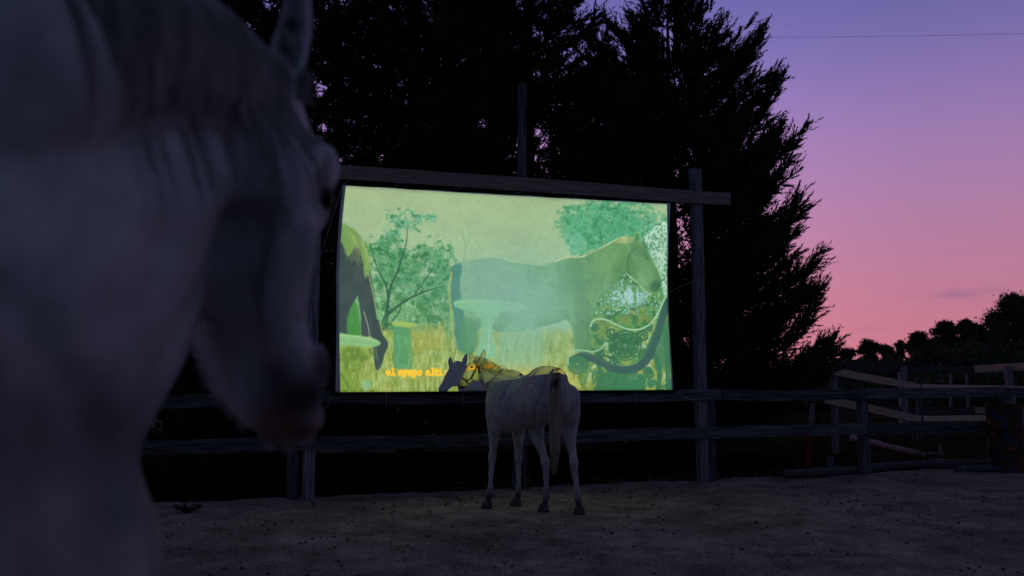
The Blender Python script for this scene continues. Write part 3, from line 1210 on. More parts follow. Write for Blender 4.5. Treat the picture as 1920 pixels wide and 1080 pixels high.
for s_ in [[(1134, 640), (1150, 636), (1160, 622)], [(1186, 626), (1200, 622), (1222, 604)], [(1198, 676), (1212, 655), (1226, 622)], [(1118, 666), (1140, 668), (1162, 680)]]:
    blend(stroke(s_, 4), DG, .9)
for k in range(26):
    cx2, cy2 = rI.uniform(1120, 1256), rI.uniform(694, 736)
    scroll(cx2, cy2, rI.uniform(7, 14), rI.uniform(.8, 1.6), rI.uniform(0, 6.28), rI.uniform(4, 7.5), (72, 138, 90))
for s_ in [[(1122, 684), (1128, 706), (1120, 736)], [(1176, 696), (1172, 716), (1184, 738)], [(1164, 694), (1156, 715), (1160, 738)], [(1226, 660), (1236, 696), (1232, 738)], [(1246, 610), (1250, 670), (1254, 738)]]:
    blend(stroke(s_, 9), (70, 134, 90), .92)
blend(poly([(1232, 650), (1246, 606), (1266, 585), (1266, 660), (1244, 690), (1226, 690)], 1), (74, 140, 94), .8)
blend(poly([(1160, 694), (1190, 694), (1200, 712), (1180, 738), (1158, 738)], 1), (74, 140, 94), .85)
band = [(1072, 676), (1092, 668), (1118, 674), (1146, 688), (1174, 693), (1198, 687), (1216, 668), (1229, 636), (1240, 600), (1252, 566)]
blend(stroke(band, 15), (70, 112, 92), .97)
blend(stroke(band, 9), (80, 118, 102), .5)
for k in range(34):
    bpts = smooth_open(band)
    q = bpts[int(k * (len(bpts) - 1) / 33)]
    blend(ell(q[0], q[1], 1.9, 1.9, .5), (60, 100, 76), .5)
off1 = [(x - 5, y - 7) for x, y in band[1:]]
blend(stroke(off1, 1.3), (118, 166, 122), .55)
blend(ell(1083, 684, 20, 18, .12), (72, 136, 90), .97)
for rr in (14, 8.5):
    blend(stroke([(1083 + rr * math.cos(q), 683 + rr * .95 * math.sin(q)) for q in np.linspace(0, 6.28, 22)], 1.6), (104, 158, 116), .7)
blend(ell(1083, 683, 3.2, 3, .4), (118, 166, 126), .8)
blend(stroke([(1065, 684), (1066, 668), (1076, 658), (1094, 657), (1112, 659), (1126, 654), (1134, 642), (1135, 630)], 2.6), (160, 204, 158), .95)
blend(ell(1115, 614, 8, 8, .2), (78, 138, 98), .9)
blend(stroke([(1107, 612), (1111, 602), (1122, 598), (1138, 600), (1156, 609), (1174, 616), (1192, 618), (1208, 614), (1222, 604), (1233, 588), (1241, 570), (1250, 552)], 2.8),
      (172, 214, 170), .97)
blend(stroke([(1134, 640), (1138, 622), (1134, 606)], 2.4), (84, 140, 96), .9)
# subtitle line in heavy orange letters
OR = (246, 212, 24)


def glyph(ch, x, s):
    """strokes of a bold lower-case letter in a 10 x 16 cell, baseline y = 12"""
    g = {'e': [[(1.5, 8.5), (8, 8.2), (7.4, 5.2), (4.6, 4), (1.8, 6), (1.5, 9), (3.4, 11.6), (8, 10.8)]],
         'l': [[(3, 0), (5, 0), (5, 12)], [(2, 12), (8, 12)]],
         'a': [[(2, 5), (5, 4), (7.6, 5.4), (7.6, 12)], [(7.6, 7.8), (3, 8), (1.8, 10), (3.4, 12), (7.6, 10.6)], [(7.6, 12), (9.4, 12)]],
         'y': [[(1.5, 4.2), (5, 11.4)], [(8.6, 4.2), (4.2, 15), (1.5, 15.6)], [(.4, 4.2), (3.2, 4.2)], [(7, 4.2), (9.8, 4.2)]],
         'p': [[(2.4, 4.2), (2.4, 16)], [(2.4, 6), (5, 4), (8, 5.6), (8.2, 9), (6, 12), (2.4, 10.6)], [(.8, 16), (4.4, 16)], [(.8, 4.2), (2.4, 4.2)]],
         'o': [[(5, 4), (2, 5.6), (1.6, 9), (3.4, 11.8), (6.4, 11.8), (8.4, 9), (8, 5.6), (5, 4)]],
         't': [[(4.4, 1), (4.4, 10.4), (6, 12), (8.4, 11)], [(1.5, 4.4), (8, 4.4)]],
         'i': [[(3, 4.4), (5, 4.4), (5, 12)], [(2, 12), (8, 12)], [(4.6, .6), (5.2, 1.2)]],
         's': [[(8, 5), (5, 4), (2.4, 5.4), (3, 7.4), (7, 8.4), (8, 10.4), (5.4, 12), (1.8, 11)]],
         'u': [[(1, 4.4), (2.6, 4.4), (2.6, 10), (4.6, 12), (7.6, 10.4), (7.6, 4.4)], [(7.6, 4.4), (7.6, 12), (9.4, 12)]],
         'n': [[(1, 4.4), (2.6, 4.4), (2.6, 12)], [(2.6, 6.4), (5.4, 4.2), (7.6, 5.8), (7.6, 12)], [(1.2, 12), (4, 12)], [(6.2, 12), (9.2, 12)]]}
    mk = np.zeros((PH, PW), dtype=np.float32)
    for st in g[ch]:
        pts = [(x + px_ * s, 691 + py_ * s) for px_, py_ in st]
        mk = np.maximum(mk, stroke(pts, 4.0, curve=False))
    return mk


x = 723.0
text = np.zeros((PH, PW), dtype=np.float32)
for ch in 'el ayapo alti su el ayo natal la nopa el ayo ta':
    if ch == ' ':
        x += 7.0
        continue
    text = np.maximum(text, glyph(ch, x, .98))
    x += {'l': 6.6, 'i': 6.6, 't': 7.4}.get(ch, 9.0)
    if x > 888:
        break
blend(ell(810, 661, 14, 4, .3) * sstep(nE, .3, .6), (176, 208, 160), .5)
for c_i in range(3):
    pic[..., c_i] = .78 * pic[..., c_i] + .22 * blur(pic[..., c_i], 1.2)
blend(np.exp(-(((xx - 985) / 80) ** 2 + ((yy - 716) / 24) ** 2)), (212, 190, 52), .75)  # unseen yellow patch added to the film so its light colours the croup
text = .5 * text + .5 * blur(text, .6)
blend(blur(text, .7) * .9, (196, 160, 30), .5)
blend(text, OR, .97)
pic = np.clip(pic, 0, None)
pic = .45 * (pic / .45) ** 1.22 * np.array([.92, .86, .95], dtype=np.float32)
pic = np.clip(pic - np.array([.012, .016, .026], dtype=np.float32), 0, None)
# fine grain, edge of the thrown image
pic *= (1 + (nE - .5)[..., None] * .16 + (vnoise(60, 40, 95, 4, .6) - .5)[..., None] * .22)
edge_l = np.interp(yy[:, 0], [340, 350, 420, 470, 520, 600, 680, 740], [648, 648, 641, 637, 635, 636, 637, 638])
edge_r = np.interp(yy[:, 0], [340, 383, 450, 520, 580, 640, 690, 740], [1250, 1250, 1251, 1250.5, 1252, 1255, 1257, 1260])
edge_t = np.interp(xx[0], [640, 700, 900, 1080, 1250], [348, 350.5, 363.5, 373, 382.5])
edge_b = np.interp(xx[0], [630, 900, 1260], [735, 733.5, 731.5])
mk = np.clip((xx - edge_l[:, None]) * 1.2 + .5, 0, 1) * np.clip((edge_r[:, None] - xx) * 1.2 + .5, 0, 1) * \
    np.clip((yy - edge_t[None]) * 1.2 + .5, 0, 1) * np.clip((edge_b[None] - yy) * 1.2 + .5, 0, 1)
pic *= mk[..., None]
pic *= srgb((240, 240, 240)) ** 0  # keep scale

# ------------------------------------------------------------------ the screen itself
SCR_OFF = .135
screen_c = F(945, 545, SCR_OFF)
screen = thing('projection_screen', 'large white cloth screen showing a film of a pale horse in green garden light', 'projection screen',
               Vector((screen_c.x, screen_c.y, 0)))


def cloth_patch(name, L_, R_, T_, B_, nu, nv, mat, off, amp, label=None):
    """patch between four photo outlines (functions of the other coordinate) lying in the screen plane"""
    vs, fs = [], []
    for j in range(nv + 1):
        for i in range(nu + 1):
            u, v = i / nu, j / nv
            px_ = 0.0
            yl = T_(0) * (1 - v) + B_(0) * v
            yr = T_(1) * (1 - v) + B_(1) * v
            ym = T_(u) * (1 - v) + B_(u) * v
            xl, xr = L_(yl), R_(yr)
            px_ = xl * (1 - u) + xr * u
            p = F(px_, ym, off)
            w = 4 * v * (1 - v)
            dz = amp * (.6 * mnoise.noise(Vector((u * 7, v * 2, 3))) + .6 * mnoise.noise(Vector((u * 2.5 + v * 3, v * 5, 8))) + .22 * mnoise.noise(Vector((u * 26 + v * 5, v * 4, 5))) + .16 * mnoise.noise(Vector((u * 9 - v * 14, v * 9, 2))))
            vs.append(p + FN * dz - screen.location)
    for j in range(nv):
        for i in range(nu):
            a = j * (nu + 1) + i
            fs.append((a, a + nu + 1, a + nu + 2, a + 1))
    me = mesh_py(name, vs, fs, True)
    o = link(name, me, mat, screen)
    sd = o.modifiers.new('thick', 'SOLIDIFY')
    sd.thickness = .004
    sd.offset = -1
    if label:
        o['label'] = label
    return o


eL = lambda y: float(np.interp(y, [340, 420, 470, 520, 600, 680, 740], [643, 635, 632, 630, 631, 630, 629]))
eR = lambda y: float(np.interp(y, [340, 383, 450, 520, 580, 640, 690, 740], [1257, 1257, 1253.5, 1252.5, 1254, 1257, 1260, 1263]))
eT = lambda u: 346.6 + u * 35 + 3.0 * math.sin(u * math.pi * 7) ** 2 * .5
eB = lambda u: 737.0 - u * 4.5
cloth_patch('screen_cloth', eL, eR, eT, eB, 72, 42, M_CLOTH, SCR_OFF, .026)
bo = SCR_OFF - .012
cloth_patch('black_border', lambda y: eL(y) - 9, lambda y: eL(y) + 2, eT, lambda u: eB(u) + 3, 2, 28, M_BLACK, bo, .010, 'black border at the left edge')
cloth_patch('black_border', lambda y: eR(y) - 2, lambda y: eR(y) + 6 - 2.5 * math.sin((y - 380) / 350 * math.pi), lambda u: 382 + u, lambda u: 735, 2, 28, M_BLACK, bo, .010,
            'black border at the right edge')
cloth_patch('black_border', lambda y: 622, lambda y: 1268, lambda u: 735.5 - u * 4.5, lambda u: 741.5 - u * 5.5, 40, 2, M_BLACK, SCR_OFF + .01, .006, 'black hem along the bottom edge')
cloth_patch('black_border', lambda y: 637, lambda y: 1262, lambda u: 341.5 + u * 36, lambda u: 348 + u * 35.5, 40, 2, M_BLACK, bo, .006, 'black hem along the top edge')


def cord(pts, r=.0035):
    pts = [p - screen.location for p in pts]
    return link('tie_cord', strand_mesh('tie_cord', [(pts, [r] * len(pts))], 5), M_ROPE, screen)


for (xa, ya), (xb, yb) in [((644, 348), (688, 314)), ((739, 352), (783, 322)), ((852, 360), (909, 331)), ((966, 367), (1013, 338)), ((1076, 373), (1123, 347)),
                           ((1166, 378), (1198, 353)), ((1252, 383), (1312, 360))]:
    cord([F(xa, ya, SCR_OFF + .004), F(xa + 2, ya - 4, .128), F((xa + xb) / 2, (ya + yb) / 2, .123), F(xb, yb, .12), F(xb + 4, yb - 1, .03)])
cord([F(1252, 455, SCR_OFF + .004), F(1285, 483, .11), F(1318, 509, .08), F(1326, 511, .0)])
cord([F(1252, 549, SCR_OFF + .004), F(1276, 538, .10), F(1300, 527, .08), F(1307, 525, .0)])
cord([F(642, 350, SCR_OFF + .004), F(622, 412, .12), F(604, 472, .10), F(590, 520, .08)])
cord([F(630, 736, SCR_OFF + .004), F(620, 750, .135), F(612, 764, .125), F(608, 768, .03)])
cord([F(725, 737, SCR_OFF + .014), F(725, 750, .128), F(724, 764, .122), F(724, 768, .03)])
cord([F(868, 737, SCR_OFF + .014), F(868, 750, .128), F(868, 762, .122), F(868, 766, .03)])
cord([F(1192, 734, SCR_OFF + .014), F(1192, 746, .128), F(1192, 757, .122), F(1192, 761, .03)])
cord([F(1262, 733, SCR_OFF + .004), F(1285, 745, .13), F(1308, 757, .12), F(1312, 760, .03)])

# projector lamp: stands out of frame to the right of the camera, square on to the screen
PROJ = screen_c + FN * 9.3 + Vector((0, 0, 0))
PROJ = Vector((PROJ.x, PROJ.y, 2.25))
pf = (screen_c - PROJ).normalized()
pr_ = pf.cross(Vector((0, 0, 1))).normalized()
pu = pr_.cross(pf).normalized()
UW, UH = .28, .175
IW, IH = 1600, 1000
uu, vv = np.meshgrid((np.arange(IW) + .5) / IW * 2 * UW - UW, (np.arange(IH) + .5) / IH * 2 * UH - UH)
D = uu[..., None] * np.array(pr_) + vv[..., None] * np.array(pu) + np.array(pf)
o_ = np.array(A0 + FN * SCR_OFF)
fn = np.array(FN)
tt = ((o_ - np.array(PROJ)) @ fn) / (D @ fn)
W = np.array(PROJ) + D * tt[..., None] - np.array(EYEV)
cz = W @ np.array(FWD)
ppx = (W @ np.array(RGT)) / cz * FPX + CX
ppy = CY - (W @ np.array(UPV)) / cz * FPX
fx = (ppx - X0) * SC - .5
fy = (ppy - Y0) * SC - .5
ok = (fx >= 0) & (fx < PW - 1) & (fy >= 0) & (fy < PH - 1)
fx, fy = np.clip(fx, 0, PW - 1.001), np.clip(fy, 0, PH - 1.001)
ix, iy = fx.astype(int), fy.astype(int)
tx, ty = (fx - ix)[..., None], (fy - iy)[..., None]
smp = (pic[iy, ix] * (1 - tx) + pic[iy, ix + 1] * tx) * (1 - ty) + (pic[iy + 1, ix] * (1 - tx) + pic[iy + 1, ix + 1] * tx) * ty
smp *= ok[..., None]
# even out the fall-off so that every part of the cloth gets the light its picture asks for
cosn = np.abs(D @ fn) / np.linalg.norm(D, axis=2)
dist2 = np.sum((D * tt[..., None]) ** 2, axis=2)
smp *= (dist2 / cosn / 86.0)[..., None]
img = bpy.data.images.new('film_frame', IW, IH, alpha=False, float_buffer=True)
img.colorspace_settings.name = 'Non-Color'
rgba = np.ones((IH, IW, 4), dtype=np.float32)
rgba[..., :3] = smp
img.pixels.foreach_set(rgba.ravel())
img.update()
img.pack()
ld = bpy.data.lights.new('projector', 'SPOT')
ld.energy = 1.0
ld.spot_size = R(40)
ld.spot_blend = 0.0
ld.shadow_soft_size = 0.004
ld.use_nodes = True
N, L = ld.node_tree.nodes, ld.node_tree.links
em = [n for n in N if n.type == 'EMISSION'][0]
geo = N.new('ShaderNodeNewGeometry')


def ldot(v):
    n = N.new('ShaderNodeVectorMath')
    n.operation = 'DOT_PRODUCT'
    L.new(geo.outputs['Incoming'], n.inputs[0])
    n.inputs[1].default_value = v
    return n.outputs['Value']


def lmath(op, a, b_):
    n = N.new('ShaderNodeMath')
    n.operation = op
    for i, q in enumerate((a, b_)):
        if isinstance(q, (int, float)):
            n.inputs[i].default_value = q
        else:
            L.new(q, n.inputs[i])
    return n.outputs[0]


df = ldot(pf)
uo = lmath('ADD', lmath('MULTIPLY', lmath('DIVIDE', ldot(pr_), df), .5 / UW), .5)
vo = lmath('ADD', lmath('MULTIPLY', lmath('DIVIDE', ldot(pu), df), .5 / UH), .5)
cx_ = N.new('ShaderNodeCombineXYZ')
L.new(uo, cx_.inputs[0])
L.new(vo, cx_.inputs[1])
it = N.new('ShaderNodeTexImage')
it.image = img
it.extension = 'CLIP'
L.new(cx_.outputs[0], it.inputs[0])
L.new(it.outputs[0], em.inputs['Color'])
em.inputs['Strength'].default_value = 4100.0
lamp = bpy.data.objects.new('projector_lamp', ld)
lamp.location = PROJ
lamp.rotation_euler = pf.to_track_quat('-Z', 'Y').to_euler()
COL.objects.link(lamp)

# ------------------------------------------------------------------ the horse watching the film
hb = thing('horse', 'grey white horse standing on the sand watching the screen, its cream tail towards us', 'horse', Vector((G(1000, 955).x, G(1000, 955).y, 0)))
B = Blob()
HEAD = Vector((-.64, .77, 0)).normalized()
LAT = Vector((HEAD.y, -HEAD.x, 0))          # to the horse's right
UP = Vector((0, 0, 1))


def st(px, py, Y, lat, ver, tilt=0.0):
    return (P(px, py, Y), LAT * lat, (UP + HEAD * tilt).normalized() * ver)


trunk = [st(1050, 742, 8.98, .13, .19), st(1042, 742, 9.08, .235, .275), st(1030, 741, 9.22, .285, .315), st(1012, 744, 9.38, .275, .305), st(992, 751, 9.52, .255, .285),
         st(970, 757, 9.64, .275, .305), st(954, 757, 9.78, .255, .325), st(943, 754, 9.90, .225, .335), st(934, 752, 10.0, .19, .29), st(928, 752, 10.08, .13, .21)]
B.add(loft(rounded(trunk), 24))
# withers, croup, shoulder and thigh masses
B.ball(P(957, 716, 9.80), LAT * .085, UP * .145, HEAD * .26)
B.ball(P(1026, 712, 9.24), LAT * .19, UP * .155, HEAD * .26)
B.ball(P(930, 770, 9.76), LAT * .085, UP * .27, HEAD * .17)
B.ball(P(972, 772, 9.98), LAT * .085, UP * .27, HEAD * .17)
# neck
neck = [(P(948, 738, 9.90), .13, .25), (P(934, 722, 10.0), .115, .205), (P(920, 707, 10.10), .095, .155), (P(908, 694, 10.19), .080, .120), (P(899, 684, 10.26), .070, .095)]
rings = []
for i, (c, a, bq) in enumerate(neck):
    d = (neck[min(i + 1, 4)][0] - neck[max(i - 1, 0)][0]).normalized()
    u = (LAT - d * LAT.dot(d)).normalized()
    v = d.cross(u).normalized()
    rings.append((c, u * a, v * bq))
B.add(loft(rounded(rings), 20))
# head, turned to the left in profile
HY = 10.24
hd = [(P(899, 680, HY + .03), .080, .092), (P(893, 690, HY + .02), .085, .112), (P(886, 699, HY + .01), .078, .104), (P(879, 706, HY), .062, .078), (P(872, 714, HY), .052, .060),
      (P(867, 720, HY), .048, .056), (P(864.5, 723.5, HY), .040, .048)]
rings = []
hlat = Vector((.25, -1, 0)).normalized()
for i, (c, a, bq) in enumerate(hd):
    d = (hd[min(i + 1, 6)][0] - hd[max(i - 1, 0)][0]).normalized()
    u = (hlat - d * hlat.dot(d)).normalized()
    v = d.cross(u).normalized()
    rings.append((c, u * a, v * bq))
B.add(loft(rounded(rings), 18))
B.ball(P(891, 703, HY - .04), hlat * .05, UP * .075, Vector((1, 0, 0)) * .07)


def ear_small(base, tip, w):
    d = tip - base
    a = frame_for(d)[0]
    pts = [base - d * .2, base + d * .15, base + d * .4, base + d * .7, base + d * .98]
    B.add(loft(tube_rings(pts, [(w * .7, w * .5), (w, w * .6), (w * 1.05, w * .55), (w * .7, w * .4), (w * .14, w * .12)], Vector((1, 0, 0))), 10))


ear_small(P(884, 676, HY - .04), P(883, 658, HY - .05), .036)
ear_small(P(904, 675, HY + .10), P(909, 653, HY + .10), .036)


def leg(pts, rad):
    B.add(loft(rounded(tube_rings(pts, rad, LAT, .92)), 14))


yFL, yFR, yHL, yHR = [h_.y for h_ in HOOF_SPOTS]
leg([P(934, 770, yFL + .10), P(928, 796, yFL + .08), P(926, 824, yFL + .06), P(924, 846, yFL + .05), P(923, 858, yFL + .04), P(922, 872, yFL + .04), P(920, 902, yFL + .03), P(919, 924, yFL + .01),
     P(916, 936, yFL + .01), P(914, 945, yFL + .02)],
    [.125, .10, .066, .046, .054, .036, .027, .042, .031, .042])
leg([P(972, 775, yFR + .12), P(972, 800, yFR + .10), P(972, 826, yFR + .08), P(972, 846, yFR + .06), P(972, 858, yFR + .05), P(972, 872, yFR + .05), P(972, 902, yFR + .04), P(972, 923, yFR + .02),
     P(970, 934, yFR + .02), P(968, 941, yFR + .03)],
    [.12, .095, .064, .046, .054, .036, .027, .042, .031, .042])
leg([P(1008, 742, yHL - .02), P(1004, 775, yHL + .06), P(1004, 802, yHL + .08), P(1011, 832, yHL + .02), P(1019, 852, yHL - .08), P(1023, 866, yHL - .12), P(1024, 884, yHL - .08), P(1024, 908, yHL - .04),
     P(1025, 930, yHL - .02), P(1022, 943, yHL), P(1020, 951, yHL + .02)],
    [.20, .165, .108, .060, .048, .058, .040, .029, .044, .033, .044])
leg([P(1058, 742, yHR - .02), P(1064, 775, yHR + .03), P(1067, 802, yHR + .05), P(1070, 832, yHR + .0), P(1073, 853, yHR - .08), P(1075, 867, yHR - .12), P(1077, 885, yHR - .08), P(1081, 910, yHR - .05),
     P(1084, 932, yHR - .03), P(1085, 947, yHR - .01), P(1086, 956, yHR + .01)],
    [.185, .155, .106, .060, .048, .058, .040, .029, .044, .033, .044])
body = B.build('body', .0115, 5, M_COAT2, hb, hb.location)
loc = hb.location
bv = BVHTree.FromObject(body, bpy.context.evaluated_depsgraph_get())
gl = [on_skin(bv, loc, q) for q in ([(1012, 742), (1004, 770), (1006, 800)], [(958, 716), (944, 742), (936, 770), (942, 792)], [(1052, 760), (1056, 790), (1060, 815)], [(1000, 700), (990, 720), (985, 745)])]


def relief(co):
    d_ = muscle(co, 7, .006, 3)
    for q in gl:
        if len(q) > 1:
            d_ -= .013 * np.exp(-(line_dist(co, q) / .028) ** 2)
    return d_ * np.clip((co[:, 2] - .25) / .3, .25, 1)


displace(body, relief)
paint_attr(body, 'mud_and_shade', lambda co: np.clip((.34 - co[:, 2]) / .3, 0, 1) * .75 + .5 * np.exp(-((co[:, 2] - .62) / .1) ** 2) * (np.sin(co[:, 0] * 40) > .3))
skin_p = [P(865, 722, HY) - loc, P(868, 717, HY) - loc]
legs_p = [(P(x_, y_, Y_) - loc) for x_, y_, Y_ in ((917, 938, yFL), (970, 936, yFR), (1022, 944, yHL), (1085, 948, yHR))]
paint_attr(body, 'skin', near(skin_p + legs_p, [.085, .07, .10, .10, .10, .10]))
paint_attr(body, 'pink', lambda co: np.zeros(len(co)))
# hooves
for hp, px_ in zip(HOOF_SPOTS, (913, 967, 1019, 1086)):
    fw = (Vector((-.75, .66, 0)) if px_ < 1000 else Vector((-.45, .89, 0))).normalized()
    lt = Vector((fw.y, -fw.x, 0))
    c0 = Vector((hp.x, hp.y, 0)) - loc
    rings = [(c0 + UP * .0 + fw * .005, lt * .066, fw * .072), (c0 + UP * .03, lt * .060, fw * .066), (c0 + UP * .062 - fw * .008, lt * .052, fw * .055), (c0 + UP * .085 - fw * .012, lt * .044, fw * .046)]
    vs, fs = loft(rings, 16)
    link('hoof', mesh_py('hoof', vs, fs, True), M_HOOF, hb)
# tail: a full switch hanging from the dock
rt = random.Random(3)
strands = []
for k in range(420):
    a, w = rt.random() * 6.28, rt.random() ** .5
    ox, oy = math.cos(a) * w, math.sin(a) * w
    end = rt.uniform(.80, 1.0) if rt.random() < .75 else rt.uniform(.45, .8)
    pts, rad = [], []
    for i in range(9):
        s = i / 8 * end
        cx2 = np.interp(s, [0, .08, .25, .5, .8, 1], [1046, 1044, 1041.5, 1041, 1040, 1038.5])
        cy2 = np.interp(s, [0, .08, .25, .5, .8, 1], [690, 699, 738, 788, 848, 890])
        cyY = np.interp(s, [0, .08, .3, 1], [9.0, 8.87, 8.83, 8.86])
        ww = np.interp(s, [0, .08, .25, .5, .75, 1], [.022, .042, .062, .066, .055, .025])
        p = P(cx2, cy2, cyY) + Vector((ox * ww + .006 * mnoise.noise(Vector((k, s * 3, 1))), oy * ww * .6, 0))
        pts.append(p - loc)
        rad.append(.0042 * (1 - .65 * s))
    strands.append((pts, rad))
link('tail', strand_mesh('tail', strands, 3), M_TAIL, hb)
# mane: short hair lying on the crest
bv = BVHTree.FromObject(body, bpy.context.evaluated_depsgraph_get())
strands = []
for k in range(330):
    s = rt.random()
    px_ = np.interp(s, [0, .35, .7, 1], [898, 916, 938, 957])
    py_ = np.interp(s, [0, .35, .7, 1], [666, 674, 684, 692])
    Y_ = np.interp(s, [0, .35, .7, 1], [10.26, 10.14, 9.99, 9.84])
    q = P(px_, py_, Y_) - loc + LAT * rt.uniform(-.025, .025)
    nr = bv.find_nearest(q)
    p = nr[0]
    pts, rad = [p - nr[1] * .004], [.005]
    side = -1 if rt.random() < .7 else 1
    dirv = (LAT * side * rt.uniform(.2, .9) + UP * rt.uniform(-.1, .3) + HEAD * rt.uniform(-.3, .1)).normalized()
    for i in range(1, 6):
        dirv = (dirv + Vector((0, 0, -.32))).normalized()
        p = p + dirv * .026
        nr = bv.find_nearest(p)
        if (p - nr[0]).dot(nr[1]) < .006:
            p = nr[0] + nr[1] * .007
        pts.append(p.copy())
        rad.append(.005 * (1 - i / 6.5))
    strands.append((pts, rad))
for k in range(40):
    q = P(rt.uniform(888, 900), 671, HY + rt.uniform(-.03, .04)) - loc
    pts = [q + Vector((-.009 * i, -.003 * i, -.006 * i * i)) for i in range(5)]
    strands.append((pts, [.005, .004, .0035, .003, .001]))
link('mane', strand_mesh('mane', strands, 3), M_MANE, hb)
# halter straps wrapped on the head
hv = []
for band_ in ([(899, 672), (896, 680), (893, 690), (889, 700), (884, 708)], [(868, 709), (873, 713), (877, 718)], [(884, 708), (879, 712), (873, 713)], [(888, 676), (893, 682), (899, 690), (901, 700)]):
    pts = []
    for (x_, y_) in smooth_open(band_, 5):
        p0 = P(x_, y_, HY - .4) - loc
        dv = (p0 + loc - EYEV).normalized()
        h_ = bv.ray_cast(p0, dv)
        if h_[0] is not None:
            pts.append(h_[0] + h_[1] * .004)
    if len(pts) > 2:
        hv.append((pts, [.011] * len(pts)))
if hv:
    link('halter', strand_mesh('halter', hv, 6), M_HALTER, hb)
for ex, ey in ((884.5, 688),):
    p0 = P(ex, ey, HY - .4) - loc
    h_ = bv.ray_cast(p0, (p0 + loc - EYEV).normalized())
    if h_[0] is not None:
        vs, fs = [], []
        Q = Blob()
        Q.ball(h_[0] - h_[1] * .006, Vector((.018, 0, 0)), Vector((0, .018, 0)), Vector((0, 0, .015)))
        link('eye', mesh_py('eye', Q.v, Q.f, True), M_EYE, hb)

# ------------------------------------------------------------------ the large horse close to the camera
fh = thing('horse', 'large grey white horse close by on the left with lowered head and pricked ear', 'horse', (-1.15, 1.05, 0))
fl = fh.location.copy()
B = Blob()
HF = Vector((.60, .80, 0)).normalized()       # heading: right and away from us
HL_ = Vector((HF.y, -HF.x, 0))                # its right side, towards the camera


def row(y, Rpx, d, a, b_, lean=0.0):
    """a neck section whose right outline falls on photo column Rpx"""
    z = P(Rpx, y, d).z
    x_ = 0.0
    for it_ in range(4):
        best = -1e9
        for k in range(48):
            t_ = 2 * math.pi * k / 48
            q = Vector((x_, d, z)) + HF * a * math.cos(t_) + HL_ * b_ * math.sin(t_)
            best = max(best, q.x / q.y)
        x_ += ((Rpx - CX) / FPX - best) * d
    # the row sits where its outline has the asked height
    return (Vector((x_, d, z)), HF * a, HL_ * b_ + UP * lean)


rows = [row(60, 430, 1.30, .20, .085), row(150, 465, 1.31, .24, .100), row(260, 478, 1.29, .26, .115), row(380, 466, 1.26, .28, .125), row(500, 424, 1.22, .31, .135), row(620, 371, 1.18, .35, .15),
        row(700, 336, 1.15, .38, .16), row(800, 296, 1.12, .42, .18), row(880, 266, 1.10, .44, .20), row(940, 274, 1.10, .46, .22), row(1010, 298, 1.10, .48, .235), row(1090, 318, 1.10, .50, .245),
        row(1200, 322, 1.10, .50, .245), row(1320, 300, 1.08, .46, .23), row(1440, 240, 1.05, .40, .20)]
B.add(loft(rows, 30))
# crest: from the poll back to the withers
crest = [P(500, 182, 1.44), P(436, 142, 1.38), P(350, 98, 1.29), P(230, 72, 1.18), P(80, 90, 1.10), P(-120, 180, 1.07), P(-360, 338, 1.04), P(-720, 695, 1.0)]
B.add(loft(rounded(tube_rings(crest, [(.055, .075), (.06, .09), (.062, .105), (.07, .12), (.075, .14), (.08, .15), (.10, .17), (.14, .20)], HL_, 1)), 20))
# trunk and legs continue behind the frame edge
tr = []
for s, lat, ver, z in ((0.0, .18, .26, 1.16), (.18, .25, .34, 1.14), (.45, .28, .36, 1.14), (.8, .30, .34, 1.13), (1.15, .29, .32, 1.16), (1.45, .29, .31, 1.20), (1.65, .22, .25, 1.20)):
    c = Vector((-.92, 1.12, z)) - HF * s
    tr.append((c, HL_ * lat, UP * ver))
B.add(loft(rounded(tr), 24))
for s, lt, hind in ((.12, .14, 0), (.12, -.14, 0), (1.42, .15, 1), (1.42, -.15, 1)):
    c = Vector((-.92, 1.12, 0)) - HF * s + HL_ * lt
    bk = -HF * (.10 if hind else 0)
    B.add(loft(rounded(tube_rings([c + UP * 1.0, c + UP * .78, c + UP * .55 + bk * .6, c + UP * .48 + bk, c + UP * .28 + bk * .7, c + UP * .15 + bk * .5, c + UP * .07 + bk * .2],
                                  [.15, .12, .065, .06, .04, .052, .05], HL_, .9)), 14))
# head: from the poll down to the muzzle, seen from behind its right cheek
FD = 1.50


def hs(y, Lpx, Rpx, d, dep, sk=0.0):
    """head section between photo columns Lpx and Rpx"""
    l, r = P(Lpx, y, d), P(Rpx, y, d)
    c = (l + r) / 2
    return (c, (r - l) / 2 + Vector((0, sk, 0)), Vector((0, dep, 0)))


head = [hs(125, 492, 540, 1.46, .055), hs(165, 455, 558, 1.47, .085), hs(220, 425, 572, 1.48, .10), hs(290, 400, 602, 1.49, .115, -.02), hs(345, 392, 616, 1.50, .12, -.04),
        hs(400, 384, 601, 1.51, .12, -.06), hs(470, 374, 593, 1.52, .118, -.08), hs(540, 346, 588, 1.53, .112, -.09), hs(600, 324, 586, 1.54, .102, -.09), hs(650, 330, 596, 1.55, .09, -.08),
        hs(700, 358, 606, 1.56, .084, -.06), hs(745, 390, 606, 1.57, .078, -.04), hs(785, 440, 596, 1.58, .068, -.02), hs(808, 486, 576, 1.58, .050)]
B.add(loft(rounded(head), 26))
